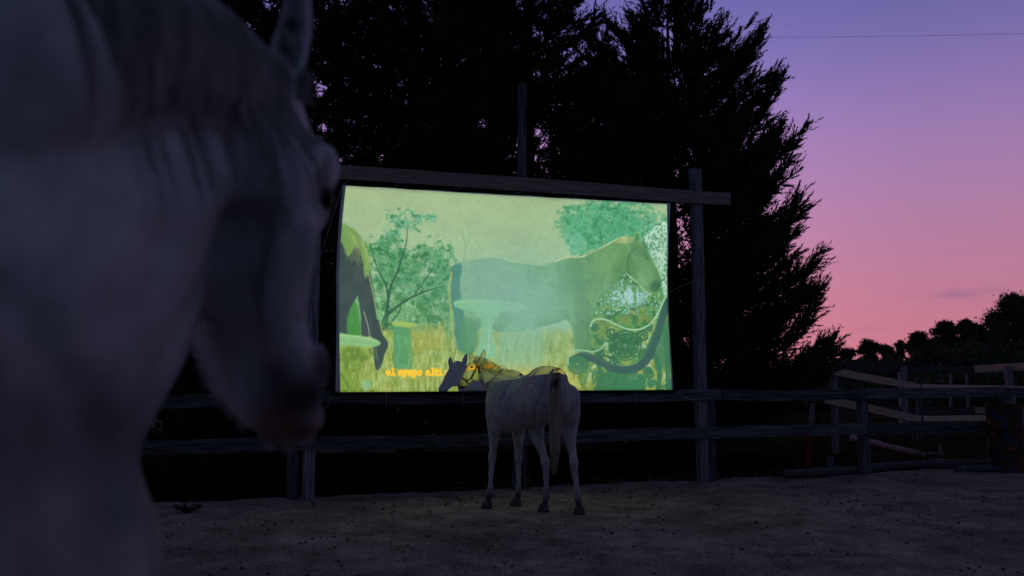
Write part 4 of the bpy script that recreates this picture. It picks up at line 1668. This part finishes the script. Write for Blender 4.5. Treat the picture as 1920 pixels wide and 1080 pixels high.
# brow over the eye, cheek, nostril, lips, chin
B.ball(P(590, 328, 1.48), Vector((.038, .008, .004)), Vector((0, .065, 0)), Vector((.014, 0, .058)))
B.ball(P(596, 385, 1.48), Vector((.02, 0, 0)), Vector((0, .04, 0)), Vector((0, 0, .05)))
B.ball(P(482, 480, 1.475), Vector((.085, .02, 0)), Vector((.0, .085, 0)), Vector((-.015, 0, .12)))
B.ball(P(596, 690, 1.53), Vector((.024, 0, 0)), Vector((0, .045, 0)), Vector((0, 0, .05)))
B.ball(P(583, 782, 1.55), Vector((.026, 0, 0)), Vector((0, .05, 0)), Vector((0, 0, .034)))
B.ball(P(512, 800, 1.56), Vector((.03, 0, 0)), Vector((0, .045, 0)), Vector((0, 0, .025)))
# facial crest running down the cheek
B.add(loft(rounded(tube_rings([P(572, 420, 1.428), P(563, 500, 1.44), P(558, 580, 1.462), P(564, 650, 1.49)], [.022, .02, .018, .014])), 10))


# right ear: an open cup turned back towards us
def ear_cup(pairs, d0, depth, th):
    nu = 12
    outer, inner = [], []
    for (y, l, r_) in pairs:
        lo, ro = P(l, y, d0), P(r_, y, d0)
        c, h_ = (lo + ro) / 2, (ro.x - lo.x) / 2
        ro_, ri_ = [], []
        for k in range(nu + 1):
            a = -1.25 + 2.5 * k / nu
            q = Vector((math.sin(a) / math.sin(1.25) * h_, math.cos(a) * depth * min(1, h_ / .035), 0))
            ro_.append(c + q)
            ri_.append(c + Vector((q.x * (1 - th / max(h_, .01)), q.y - th * .9, 0)))
        outer.append(ro_)
        inner.append(ri_)
    vs, fs = [], []
    m = nu + 1
    for rr in outer + inner:
        vs += rr
    n = len(pairs)
    for j in range(n - 1):
        for k in range(nu):
            a = j * m + k
            fs.append((a, a + 1, a + m + 1, a + m))
            a2 = (n + j) * m + k
            fs.append((a2, a2 + m, a2 + m + 1, a2 + 1))
        for k in (0, nu):
            fs.append((j * m + k, (j + 1) * m + k, (n + j + 1) * m + k, (n + j) * m + k))
    for k in range(nu):
        fs.append((k, (n) * m + k, (n) * m + k + 1, k + 1))
        a = (n - 1) * m + k
        fs.append((a, a + 1, (2 * n - 1) * m + k + 1, (2 * n - 1) * m + k))
    B.add((vs, fs))


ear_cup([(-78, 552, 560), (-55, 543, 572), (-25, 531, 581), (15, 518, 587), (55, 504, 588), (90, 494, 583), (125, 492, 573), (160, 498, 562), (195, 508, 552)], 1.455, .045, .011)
# left ear, hidden behind the crest line of sight
lb = P(415, 165, 1.60)
B.add(loft(tube_rings([lb, lb + UP * .04, lb + UP * .085, lb + UP * .125], [(.03, .02), (.038, .022), (.028, .018), (.006, .005)], HL_, 1), 10))
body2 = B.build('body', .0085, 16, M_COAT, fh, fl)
bv2 = BVHTree.FromObject(body2, bpy.context.evaluated_depsgraph_get())
gl2 = [(on_skin(bv2, fl, q), w, dp) for q, w, dp in (
    ([(0, 560), (90, 660), (160, 770), (205, 860), (225, 960)], .036, .026),
    ([(436, 420), (380, 540), (310, 680), (250, 800)], .022, .008),
    ([(300, 470), (240, 600), (190, 700)], .045, .010),
    ([(470, 420), (452, 500), (444, 580), (452, 650), (476, 715)], .040, .042),
    ([(560, 610), (540, 680), (500, 730)], .016, .007),
    ([(590, 770), (560, 772), (520, 790)], .010, .008))]


def relief2(co):
    d_ = muscle(co, 6, .0075, 5)
    for q, w, dp in gl2:
        if len(q) > 1:
            d_ -= dp * np.exp(-(line_dist(co, q) / w) ** 2)
    return d_


displace(body2, relief2)
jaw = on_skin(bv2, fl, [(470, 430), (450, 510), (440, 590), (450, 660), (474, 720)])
paint_attr(body2, 'mud_and_shade', lambda co: np.maximum(.62 * np.exp(-(line_dist(co, jaw) / .055) ** 2), .60 * np.clip((1.60 - 1.3 * (co[:, 0] - .55) - co[:, 2]) / .14, 0, 1) * np.clip(.85 + muscle(co, 9, .30, 11), 0, 1) * np.clip((.72 - co[:, 0]) / .08, 0, 1)))  # shade painted into the coat in the jaw hollow and on the lower chest
mz = [P(590, 735, 1.56) - fl, P(560, 745, 1.51) - fl, P(600, 690, 1.52) - fl, P(612, 370, 1.48) - fl, P(552, 10, 1.489) - fl, P(546, 50, 1.489) - fl, P(540, 90, 1.489) - fl, P(536, 130, 1.489) - fl, P(532, 165, 1.485) - fl]  # dark muzzle and eye skin, plus shade painted inside the ear cup
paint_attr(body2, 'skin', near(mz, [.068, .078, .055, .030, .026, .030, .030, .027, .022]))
paint_attr(body2, 'pink', near([P(560, 805, 1.54) - fl, P(520, 800, 1.53) - fl], [.045, .05]))
bv2 = BVHTree.FromObject(body2, bpy.context.evaluated_depsgraph_get())
# eye
Q = Blob()
Q.ball(P(607, 372, 1.465) - fl, Vector((.019, 0, 0)), Vector((0, .02, 0)), Vector((0, 0, .02)))
link('eye', mesh_py('eye', Q.v, Q.f, True), M_EYE, fh)
# hooves (below the frame)
for s, lt, hind in ((.12, .14, 0), (.12, -.14, 0), (1.42, .15, 1), (1.42, -.15, 1)):
    c = Vector((-.92, 1.12, 0)) - HF * s + HL_ * lt - fl
    vs, fs = loft([(c, HL_ * .066, HF * .075), (c + UP * .04, HL_ * .06, HF * .066), (c + UP * .09 - HF * .01, HL_ * .05, HF * .052)], 16)
    link('hoof', mesh_py('hoof', vs, fs, True), M_HOOF, fh)
# mane falling over the near side of the neck
rm = random.Random(11)
strands = []
cr_s = smooth_open([tuple(p) for p in crest[:8]], 10)
for k in range(3600):
    s = rm.random() ** .95 * (len(cr_s) - 1.01)
    i = int(s)
    q = Vector(cr_s[i]).lerp(Vector(cr_s[i + 1]), s - i) - fl + UP * .14 + HL_ * rm.uniform(-.02, .03)
    h_ = bv2.find_nearest(q)
    if h_[0] is None:
        continue
    p, nn = h_[0], h_[1]
    lock = math.floor(s * 3.1 + rm.uniform(-.2, .2))
    lr = random.Random(lock)
    sway, ln = lr.uniform(.45, 1.0), lr.uniform(.08, .34) * rm.uniform(.35, 1.15) * (.35 if s < 9 else 1)
    lift = rm.uniform(.0004, .0024) + lr.uniform(0, .0016)
    dirv = (HL_ * .8 + HF * sway * .5 + UP * .1).normalized()
    pts, rad = [p - nn * .002], [.0013]
    n = 11
    for j in range(1, n):
        goal = Vector((HF.x * sway * (1 - .5 * j / n), HF.y * sway * (1 - .5 * j / n), -1)).normalized()
        dirv = (dirv * .55 + goal * .45).normalized()
        p = p + dirv * ln / n * 1.4
        h_ = bv2.find_nearest(p)
        f_ = lift * math.sin(min(1, j / 4) * 1.57)
        p = h_[0] + h_[1] * f_
        pts.append(p.copy())
        rad.append(.0018 * (1 - .88 * j / n))
    strands.append((pts, rad))
link('mane', strand_mesh('mane', strands, 3), M_MANE, fh)
# long hairs at the ear base, throat and chin
strands = []
for k in range(260):
    if k < 90:
        q, d0, ln = P(rm.uniform(556, 578), rm.uniform(130, 185), 1.46) - fl, Vector((.8, -.2, .1 + rm.uniform(-.5, .5))), .03
    elif k < 190:
        s = rm.random()
        q, d0, ln = P(np.interp(s, [0, .5, 1], [372, 408, 470]), np.interp(s, [0, .5, 1], [640, 720, 790]), 1.56) - fl, Vector((-.5, 0, -.8)), .013
    else:
        q, d0, ln = P(rm.uniform(490, 590), 808, 1.57) - fl, Vector((rm.uniform(-.4, .3), 0, -1)), .014
    h_ = bv2.find_nearest(q)
    p = h_[0]
    pts, rad = [p], [.0016]
    d0 = (d0.normalized() + h_[1] * .4).normalized()
    for j in range(1, 5):
        p = p + (d0 + Vector((0, 0, -.12 * j))) * ln / 4 * rm.uniform(.7, 1.3)
        pts.append(p.copy())
        rad.append(.0016 * (1 - j / 4.6))
    strands.append((pts, rad))
link('whiskers', strand_mesh('whiskers', strands, 3), M_MANE, fh)['kind'] = 'stuff'


# ------------------------------------------------------------------ conifers
def norm_rows(a):
    return a / (np.linalg.norm(a, axis=1, keepdims=True) + 1e-9)


def conifer_mesh(name, seed, H, prof, n_br, tw_per_m=24, leaves=12, zmin=.25, size=1.0):
    """ascending feathery branches: branch > twigs > slim leaf sprays, all real triangles"""
    r = np.random.default_rng(seed)
    bz_ = zmin + (H - zmin - .2) * r.random(n_br) ** 1.15
    az_ = r.random(n_br) * 2 * np.pi
    clump = np.array([mnoise.noise(Vector((math.cos(a) * 1.6, math.sin(a) * 1.6, z * .55 + seed))) for a, z in zip(az_, bz_)])
    Rb = prof(bz_) * np.clip(.86 + .42 * clump + r.normal(0, .07, n_br), .5, 1.28)
    lead = r.random(n_br) < .09
    Rb = np.where(lead, np.minimum(Rb * 1.18, prof(bz_) * 1.13), Rb * .92)
    el = np.radians(r.uniform(4, 26, n_br) + 16 * (bz_ / H) + 8 * lead)
    base, dirs, lens = [], [], []
    lv, lt = [], []
    for k in range(n_br):
        R_ = Rb[k]
        ca, sa = math.cos(az_[k]), math.sin(az_[k])
        n_t = max(10, int(R_ * tw_per_m))
        s = 1 - (1 - .18) * r.random(n_t) ** 1.05
        s[-6:] = np.linspace(.93, 1.0, 6)
        up = math.tan(el[k])
        zz_ = bz_[k] + R_ * (up * s * .55 + .24 * s ** 3 - .10 * s)
        sl = up * .55 + .72 * s ** 2 - .10
        px_ = R_ * s
        t_ = norm_rows(np.stack([ca * np.ones(n_t), sa * np.ones(n_t), sl], 1))
        side = np.array([-sa, ca, 0.0])
        upv = norm_rows(np.cross(np.tile(side, (n_t, 1)), t_)) * -1
        ang = r.uniform(.25, .95, n_t) * np.where(r.random(n_t) < .5, -1, 1)
        ang *= np.clip(1.35 - .95 * s, .35, 1)
        ang[-4:] *= .3
        vv_ = r.normal(0, .38, n_t)
        d = norm_rows(t_ * np.cos(ang)[:, None] + side * np.sin(ang)[:, None] + upv * vv_[:, None] + np.array([0, 0, .14]))
        ln = (.15 + .60 * (1 - s) + .10 * r.random(n_t)) * np.clip(R_ / 2.2, .55, 1.25)
        ln[-4:] = r.uniform(.28, .46, 4)
        p = np.stack([ca * px_, sa * px_, zz_], 1) + side * r.normal(0, .05, n_t)[:, None]
        base.append(p)
        dirs.append(d)
        lens.append(ln)
    base, dirs, lens = np.concatenate(base), np.concatenate(dirs), np.concatenate(lens)
    nT = len(base)
    f = (np.arange(leaves) + .5) / leaves
    bp = base[:, None, :] + dirs[:, None, :] * (lens[:, None] * f[None])[..., None]
    rv = norm_rows(r.normal(size=(nT * leaves, 3))).reshape(nT, leaves, 3)
    perp = rv - dirs[:, None, :] * np.sum(rv * dirs[:, None, :], axis=2, keepdims=True)
    perp = perp / (np.linalg.norm(perp, axis=2, keepdims=True) + 1e-6)
    ld_ = dirs[:, None, :] * .86 + perp * .50
    ll = (size * (.075 + .075 * r.random((nT, leaves))) * (1.15 - .55 * f[None]))[..., None]
    wv = np.cross(ld_, rv)
    wv = wv / (np.linalg.norm(wv, axis=2, keepdims=True) + 1e-6)
    ww = size * (.011 + .008 * r.random((nT, leaves)))[..., None]
    a_ = bp - wv * ww
    b_ = bp + wv * ww
    c_ = bp + ld_ * ll
    V_ = np.stack([a_, b_, c_], 2).reshape(-1, 3)
    T_ = np.arange(len(V_)).reshape(-1, 3)
    return mesh_np(name, V_, T_)


def trunk_mesh(name, H, r0, seed, limbs=14, prof=None):
    rnd = random.Random(seed)
    vs, fs = [], []

    def add(vf):
        n = len(vs)
        vs.extend(vf[0])
        fs.extend([tuple(i + n for i in f_) for f_ in vf[1]])
    pts = [Vector((.06 * mnoise.noise(Vector((z, seed, 0))), .06 * mnoise.noise(Vector((z, seed, 5))), z)) for z in np.linspace(-.2, H * .96, 12)]
    add(loft(tube_rings(pts, [max(.015, r0 * (1.15 if i == 0 else 1) * (1 - i / 11.6)) for i in range(12)]), 10))
    for k in range(limbs):
        z = rnd.uniform(.5, H * .7)
        a = rnd.random() * 6.28
        ln = (prof(np.array([z]))[0] if prof else 2) * .75
        p = [Vector((math.cos(a) * s * ln, math.sin(a) * s * ln, z + ln * (.16 * s + .18 * s * s))) for s in np.linspace(0, 1, 5)]
        add(loft(tube_rings(p, [.06, .05, .038, .025, .010]), 6))
    return mesh_py(name, vs, fs, True)


def prof_right(z):
    return np.interp(z, [0, .9, 2, 3.6, 5, 5.8, 6.8, 7.5, 8.4, 9.4], [2.7, 3.2, 3.15, 2.95, 2.75, 2.5, 1.8, 1.2, .6, .1])


def prof_mid(z):
    return np.interp(z, [0, .6, 2, 4, 7, 10, 12.5, 14.5], [1.7, 2.2, 2.35, 2.2, 1.8, 1.35, .8, .1])


CONIFERS = 'tall dark conifers in the row behind the screen'
cm_right = conifer_mesh('crown', 21, 9.6, prof_right, 560, 32, 12, zmin=.25)
cm_a = conifer_mesh('crown', 22, 14.5, prof_mid, 560, 30, 12)
cm_b = conifer_mesh('crown', 23, 14.2, prof_mid, 560, 30, 12)
tk_r = trunk_mesh('trunk', 9.4, .2, 1, 20, prof_right)
tk_a = trunk_mesh('trunk', 14.5, .22, 2, 18, prof_mid)
for me_ in (cm_right, cm_a, cm_b):
    me_.materials.append(M_FOL)
for me_ in (tk_r, tk_a):
    me_.materials.append(M_BARK)
for (px_, Y_, cme, tme, rz, sc, lab) in [
        (1262, 16.2, cm_right, tk_r, 0.4, 1.0, 'broad conifer at the right end of the row, feathery edge against the pink sky'),
        (990, 15.8, cm_a, tk_a, 1.0, 1.0, 'tall dark conifer behind the middle pole of the screen frame'),
        (772, 15.2, cm_b, tk_a, 2.1, 1.03, 'tall dark conifer behind the left half of the screen'),
        (560, 14.7, cm_a, tk_a, 3.7, 1.0, 'tall dark conifer behind the face of the near horse'),
        (1128, 18.8, cm_b, tk_a, .3, .655, 'shorter dark conifer filling the gap right of the middle pole'),
        (885, 18.6, cm_a, tk_a, 5.2, .95, 'dark conifer set back between the two tall ones behind the screen'),
        (340, 14.2, cm_b, tk_a, 4.9, 1.02, 'tall dark conifer mostly hidden behind the mane of the near horse')]:
    X_ = (px_ - CX) / FPX * Y_
    root = thing('conifer_tree', lab, 'tree', (X_, Y_, 0), CONIFERS)
    c_ = link('crown', cme, None, root)
    t_ = link('trunk', tme, None, root)
    for q in (c_, t_):
        q.rotation_euler = (0, 0, rz)
        q.scale = (sc, sc, sc)

# ------------------------------------------------------------------ gum trees far off on the right
def gum_mesh(name, seed, H, Wd, n_clump, leaf=.16, n_leaf=520, low=.35):
    r = np.random.default_rng(seed)
    cs, rs = [], []
    n_clump = int(n_clump * 2.4)
    for k in range(n_clump):
        a = r.random() * 6.283
        q = r.random() ** .6
        z = H * (low + (1 - low) * r.random() ** .8)
        w = Wd * .5 * math.sin(min(1, (1.08 - (z / H - low) / (1 - low)) * 1.4) * 1.35)
        cs.append((math.cos(a) * w * q, math.sin(a) * w * q, z))
        rs.append(r.uniform(.06, .15) * Wd)
    V_ = []
    for c, rad in zip(cs, rs):
        d = norm_rows(r.normal(size=(n_leaf, 3))) * (r.random((n_leaf, 1)) ** .62) * r.uniform(.45, 1.75, (n_leaf, 1))
        d[:, 2] *= .72
        p = np.array(c) + d * rad
        a = norm_rows(r.normal(size=(n_leaf, 3)))
        b_ = norm_rows(np.cross(a, r.normal(size=(n_leaf, 3))))
        l_ = leaf * r.uniform(.6, 1.3, (n_leaf, 1))
        V_.append(np.stack([p - b_ * l_ * .35, p + b_ * l_ * .35, p + a * l_], 1).reshape(-1, 3))
    V_ = np.concatenate(V_)
    vs, fs = [], []

    def add(vf):
        n = len(vs)
        vs.extend(vf[0])
        fs.extend([tuple(i + n for i in f_) for f_ in vf[1]])
    top = Vector((0, 0, H * .62))
    add(loft(tube_rings([Vector((0, 0, -.2)), Vector((.03 * H, 0, H * .22)), Vector((0, .02 * H, H * .42)), top], [H * .035, H * .028, H * .022, H * .012]), 8))
    for c in cs[::2]:
        e = Vector(c)
        s = Vector((0, 0, min(H * .5, max(H * .2, c[2] * .62))))
        mid = (s + e) / 2 + Vector((0, 0, -.03 * H))
        add(loft(tube_rings([s, mid, e], [H * .014, H * .009, H * .004]), 5))
    return mesh_np(name, V_, np.arange(len(V_)).reshape(-1, 3)), mesh_py('trunk', vs, fs, True)


GUMS = 'gum trees along the far side of the paddock'
for i, (px_, py_, Y_, wpx, ncl, low, lab) in enumerate([
        (1589, 660, 88, 58, 12, .15, 'low dark gum tree next to the conifer at the skyline'),
        (1632, 643, 92, 52, 11, .28, 'small round topped gum tree above the dark yard rail'),
        (1660, 648, 95, 54, 9, .50, 'small umbrella shaped gum tree with bare trunk against the pink sky'),
        (1691, 641, 90, 32, 8, .42, 'narrow gum tree with a round crown beyond the yard fence'),
        (1728, 628, 84, 70, 15, .20, 'rounded gum tree beyond the dip in the broken yard rail'),
        (1778, 609, 82, 74, 16, .40, 'spreading gum tree with pink sky showing through under its crown'),
        (1822, 601, 80, 68, 16, .25, 'dense gum tree under the small mauve clouds'),
        (1866, 598, 76, 66, 15, .25, 'domed gum tree just left of the tallest gum'),
        (1912, 555, 70, 108, 26, .25, 'tallest gum tree at the right edge of the sky'),
        (1985, 585, 66, 100, 20, .20, None)]):
    if lab is None:
        lab = 'gum tree cut off by the right edge of the photo behind the tallest gum'
    base = P(px_, 695, Y_)
    H = P(px_, py_, Y_).z
    cme, tme = gum_mesh('crown', 60 + i, H, S(wpx, Y_) * 1.18, ncl, leaf=.21, n_leaf=520, low=low)
    cme.materials.append(M_GUM)
    tme.materials.append(M_GUMBARK)
    root = thing('gum_tree', lab, 'tree', (base.x, Y_, 0), GUMS)
    link('crown', cme, None, root)
    link('trunk', tme, None, root)
# undergrowth below them: one mass of scrub
r = np.random.default_rng(5)
V_ = []
for k in range(330):
    px_ = r.uniform(1480, 2080)
    Y_ = r.uniform(58, 80) if k < 200 else r.uniform(33, 52)
    h_ = np.interp(px_, [1480, 1640, 1760, 2080], [2.2, 2.8, 4.0, 5.0]) * r.uniform(.55, 1.0) * (1 if k < 200 else .38)
    c = np.array([(px_ - CX) / FPX * Y_, Y_, 0])
    n = 420
    d = norm_rows(r.normal(size=(n, 3))) * (r.random((n, 1)) ** .4)
    d[:, 2] = np.abs(d[:, 2])
    p = c + d * np.array([1.7, 1.7, h_])
    a = norm_rows(r.normal(size=(n, 3)))
    b_ = norm_rows(np.cross(a, r.normal(size=(n, 3))))
    l_ = .34 * r.uniform(.6, 1.3, (n, 1))
    V_.append(np.stack([p - b_ * l_ * .35, p + b_ * l_ * .35, p + a * l_], 1).reshape(-1, 3))
V_ = np.concatenate(V_)
o = link('scrub', mesh_np('scrub', V_, np.arange(len(V_)).reshape(-1, 3)), M_GUM)
tag(o, 'dark mass of scrub below the far gum trees', 'scrub', kind='stuff')


# ------------------------------------------------------------------ dry grass behind the fence
def grass_mesh(name, n, area, hmin, hmax, wd, seed):
    r = np.random.default_rng(seed)
    p = area(r, n)
    h_ = (hmin + (hmax - hmin) * r.random(n) ** 1.6)[:, None]
    a = r.random(n) * 6.283
    w = np.stack([np.cos(a), np.sin(a), np.zeros(n)], 1) * wd
    lean = np.stack([r.normal(0, .35, n), r.normal(0, .35, n), np.ones(n)], 1) * h_
    V_ = np.stack([p - w, p + w, p + lean], 1).reshape(-1, 3)
    return mesh_np(name, V_, np.arange(len(V_)).reshape(-1, 3))


def area_back(r, n):
    t_ = r.uniform(-9, 12, n)
    d = -(4.6 + 22 * r.random(n) ** 1.3)
    cl = np.array([mnoise.noise(Vector((a * .9, b_ * .9, 7))) for a, b_ in zip(t_, d)])
    x_ = A0.x + FU.x * t_ + FN.x * d
    y_ = A0.y + FU.y * t_ + FN.y * d
    return np.stack([x_ + cl * .2, y_ + cl * .2, np.full(n, -.04)], 1)


def area_yard(r, n):
    x_ = r.uniform(4.5, 16, n)
    y_ = r.uniform(14.5, 34, n)
    return np.stack([x_, y_, np.full(n, -.04)], 1)


o = link('dry_grass', grass_mesh('dry_grass', 26000, area_back, .05, .22, .006, 4), M_GRASS)
tag(o, 'thin dry grass beyond the conifers', 'grass', kind='stuff')
o = link('yard_grass', grass_mesh('yard_grass', 30000, area_yard, .05, .22, .008, 6), M_YARD)
tag(o, 'dry grass and weeds in the yard behind the arena fence', 'grass', kind='stuff')
# a small weed on the sand at the left
wb = G(352, 962)
rw = random.Random(2)
strands = []
for k in range(90):
    a = rw.random() * 6.28
    l_ = rw.uniform(.05, .16)
    pts = [Vector((math.cos(a) * .03 * rw.random(), math.sin(a) * .03 * rw.random(), 0))]
    for j in range(1, 5):
        pts.append(pts[0] + Vector((math.cos(a) * l_ * j / 4, math.sin(a) * l_ * j / 4, l_ * .55 * math.sin(j / 4 * 2.3))))
    strands.append((pts, [.006, .008, .009, .007, .002]))
o = link('weed', strand_mesh('weed', strands, 3), M_WEED, None, (wb.x, wb.y, 0))
tag(o, 'small dark weed tuft on the sand near the left fence post', 'weed')

# ------------------------------------------------------------------ yard on the right
yf = thing('yard_fence', 'sagging yard fence of pale raw pine rails dipping to the right behind the arena fence', 'fence', (P(1640, 720, 18).x, 18, 0))
CAMF = Vector((0, -1, 0))
pA, pB = P(1545, 693, 16.2), P(1713, 723.5, 18.6)
board('rail', pA, pB, .145, .04, M_PINE, yf, CAMF, .02)
board('rail', pB + Vector((.012, 0, -.012)), P(1935, 728, 21.6), .10, .04, M_PINE, yf, CAMF, .02)
pC, pD = P(1545, 748, 16.2), P(1714, 784, 18.6)
board('rail', pC, pD, .155, .04, M_PINE, yf, CAMF, .02)
board('rail', pD + Vector((.012, 0, 0)), P(1852, 785, 20.4), .12, .04, M_PINE, yf, CAMF, .02)


def post(parent, px_, ytop, Y_, w, mat, lean=0.0, off=.07):
    top = P(px_, ytop, Y_ + off)
    b_ = Vector((top.x + lean, top.y, -.2))
    return board('post', b_, top, w, w, mat, parent, CAMF, .01, nseg=6)


post(yf, 1562, 690, 16.5, .11, M_GREYPOST)
post(yf, 1721, 712, 18.7, .12, M_OLDWOOD)
yf2 = thing('yard_fence', 'grey timber yard fence with level rails in front of the far scrub', 'fence', (P(1740, 720, 24).x, 24, 0))
board('rail', P(1572, 689, 24), P(1827, 694, 24), .175, .045, M_OLDWOOD, yf2, CAMF, .03)
o = board('rail', P(1827.6, 692.5, 24), P(1990, 683, 22), .20, .045, M_PINE, yf2, CAMF, .02)
o['label'] = 'pale raw pine rail at the right end'
board('rail', P(1562, 770, 24), P(1827, 769, 24), .20, .045, M_OLDWOOD, yf2, CAMF, .03)
o = board('rail', P(1827.6, 769, 24), P(1960, 776, 22.6), .17, .045, M_PINE, yf2, CAMF, .02)
o['label'] = 'pale raw pine rail at the right end'
post(yf2, 1691, 687, 24, .20, M_GREYPOST, 0)
post(yf2, 1783, 690, 24, .06, M_GREYPOST, -.10)
post(yf2, 1811, 690, 24, .06, M_GREYPOST, .02)
post(yf2, 1889, 686, 23, .17, M_GREYPOST, .12)
post(yf2, 1572, 688, 24, .12, M_OLDWOOD)
post(yf2, 1960, 684, 22.2, .15, M_OLDWOOD)


def log(name, label, pts, rad, mat, cat='log', group=None):
    base = (pts[0] + pts[-1]) / 2
    root_loc = Vector((base.x, base.y, 0))
    n = 14
    sp = [Vector(q) for q in smooth_open([tuple(p) for p in pts], 6)]
    rings = []
    for i, (c, u, v) in enumerate(tube_rings(sp, [rad * (1 + .12 * mnoise.noise(Vector((i * .7, rad * 90, 2)))) for i in range(len(sp))])):
        rings.append((c - root_loc, u, v))
    vs, fs = loft(rings, n)
    vs = [v + Vector((0, 0, 1)) * .012 * mnoise.noise(v * 5) for v in vs]
    o_ = link(name, mesh_py(name, vs, fs, True), mat, None, root_loc)
    return tag(o_, label, cat, group)


log('log', 'bleached fallen pole lying aslant on the ground behind the arena fence', [G(1598, 821, .06), G(1660, 836, .06), G(1730, 853, .06)], .062, M_LOG)
log('log', 'long dark log edging the arena beneath the right end of the fence', [G(1472, 889, .06), G(1590, 882, .06), G(1700, 872, .06), G(1850, 869, .06)], .062, M_DARKLOG)
log('log', 'straight dark log at the right edge below the rusty drum', [G(1792, 879, .05), G(1860, 877.5, .05), G(1990, 875, .05)], .055, M_DARKLOG)
for i, (a, b_, lab) in enumerate([((1716, 853), (1768, 850), 'short broken branch at the end of the bleached pole'), ((1742, 862), (1796, 866), 'thin pale stick lying by the long dark log'),
                                  ((1757, 838), (1762, 856), 'short upright stick beside the broken branch')]):
    pa, pb = G(*a, .03), G(*b_, .03)
    if i == 2:
        pb = G(*b_, .0)
        pa = Vector((pb.x + .02, pb.y, .22))
    log('branch', lab, [pa, (pa + pb) / 2 + Vector((0, 0, .01)), pb], .022, M_LOG, 'branch')

# red topped stake leaning behind the lower rail
sb = G(1513, 872)
rs_ = thing('stake', 'red painted stake with weathered grey top leaning behind the lower rail', 'stake', (sb.x, sb.y, 0))
top = P(1521.5, 756, sb.y + .12)
bt = Vector((sb.x, sb.y, -.1))
mid = bt.lerp(top, .56)
board('painted_shaft', bt, mid, .085, .085, M_REDPAINT, rs_, CAMF, .006, nseg=6)
board('grey_top', mid + (top - mid).normalized() * .004, top, .10, .09, M_GREYPOST, rs_, CAMF, .006, nseg=6)
sb2 = P(1532, 800, sb.y + .5)
st2 = thing('stake', 'dark reddish stake just right of the red painted one', 'stake', (sb2.x, sb2.y, 0))
M_DKRED = noise_mat('faded_dark_red', (.07, .022, .022), (.14, .04, .038), 9, (2, 2, .7), 5, .8)
board('shaft', Vector((sb2.x + .02, sb2.y, -.1)), P(1533, 758, sb2.y), .06, .06, M_DKRED, st2, CAMF, .006, nseg=6)
# small stump
sp_ = G(1556, 872)
vs, fs = loft([(Vector((0, 0, -.05)), Vector((.075, 0, 0)), Vector((0, .07, 0))), (Vector((0, 0, .04)), Vector((.062, 0, 0)), Vector((0, .06, 0))),
               (Vector((.004, 0, .10)), Vector((.058, 0, 0)), Vector((0, .055, 0))), (Vector((.008, 0, .142)), Vector((.045, 0, .004)), Vector((0, .044, 0)))], 14)
vs = [v + Vector((1, 1, .4)) * .010 * mnoise.noise(v * 14) for v in vs]
o = link('stump', mesh_py('stump', vs, fs, True), M_STONE, None, (sp_.x, sp_.y, 0))
tag(o, 'small grey stump standing on the ground right of the red stake', 'stump')


# rusty drum at the right edge
def drum(name, label, px_, Y_, hpx, wpx):
    c = P(px_, 760, Y_)
    Hh, rr = S(hpx, Y_), S(wpx, Y_) / 2
    root = thing(name, label, 'drum', (c.x, Y_, 0))
    prof = [(0, .97), (.02, 1.02), (.03, 1.0), (.32, .985), (.335, 1.03), (.35, .985), (.65, .985), (.665, 1.03), (.68, .985), (.965, 1.0), (.98, 1.03), (1.0, 1.02)]
    rings = [(Vector((0, 0, z * Hh)), Vector((rr * k, 0, 0)), Vector((0, rr * k, 0))) for z, k in prof]
    rings.append((Vector((0, 0, Hh)), Vector((rr * .95, 0, 0)), Vector((0, rr * .95, 0))))
    rings.append((Vector((0, 0, Hh * .975)), Vector((rr * .93, 0, 0)), Vector((0, rr * .93, 0))))
    vs, fs = loft(rings, 28)
    vs = [v + Vector((v.x, v.y, 0)) * .045 * mnoise.noise(v * 2.4) for v in vs]
    link('barrel', mesh_py('barrel', vs, fs, True), M_DRUM, root)
    vs, fs = loft([(Vector((rr * .4, -.1 * rr, Hh * .972)), Vector((.035, 0, 0)), Vector((0, .035, 0))), (Vector((rr * .4, -.1 * rr, Hh * .99)), Vector((.03, 0, 0)), Vector((0, .03, 0)))], 12)
    link('bung', mesh_py('bung', vs, fs, True), M_DRUM, root)
    return root


Yd = F(1882, 800).y - .62
drum('drum', 'dark rusty drum with flecks of blue and red paint by the fence', 1882, Yd + .28, 122, 62)
sgn = thing('panel', 'dirty white panel leaning behind the rusty drum at the right edge', 'panel', (P(1932, 800, Yd + .9).x, Yd + .9, 0))
board('sheet', P(1926, 885, Yd + .9), P(1926, 768, Yd + .95), S(30, Yd), .02, M_SIGN, sgn, CAMF, .004, nseg=6)
board('cap_rail', P(1904, 766, Yd + .86), P(1956, 764.5, Yd + .86), .05, .05, M_GREYPOST, sgn, CAMF, .004, nseg=6)

# ------------------------------------------------------------------ overhead wire
w0, w1 = P(1250, 70, 34), P(2300, 52, 30)
pts = []
for i in range(25):
    s = i / 24
    p = w0.lerp(w1, s)
    p.z -= .22 * 4 * s * (1 - s) * .5
    pts.append(p - w0)
o = link('power_line', strand_mesh('power_line', [(pts, [.0055] * 25)], 5), M_WIRE, None, w0)
tag(o, 'single thin overhead wire crossing the violet sky', 'wire')
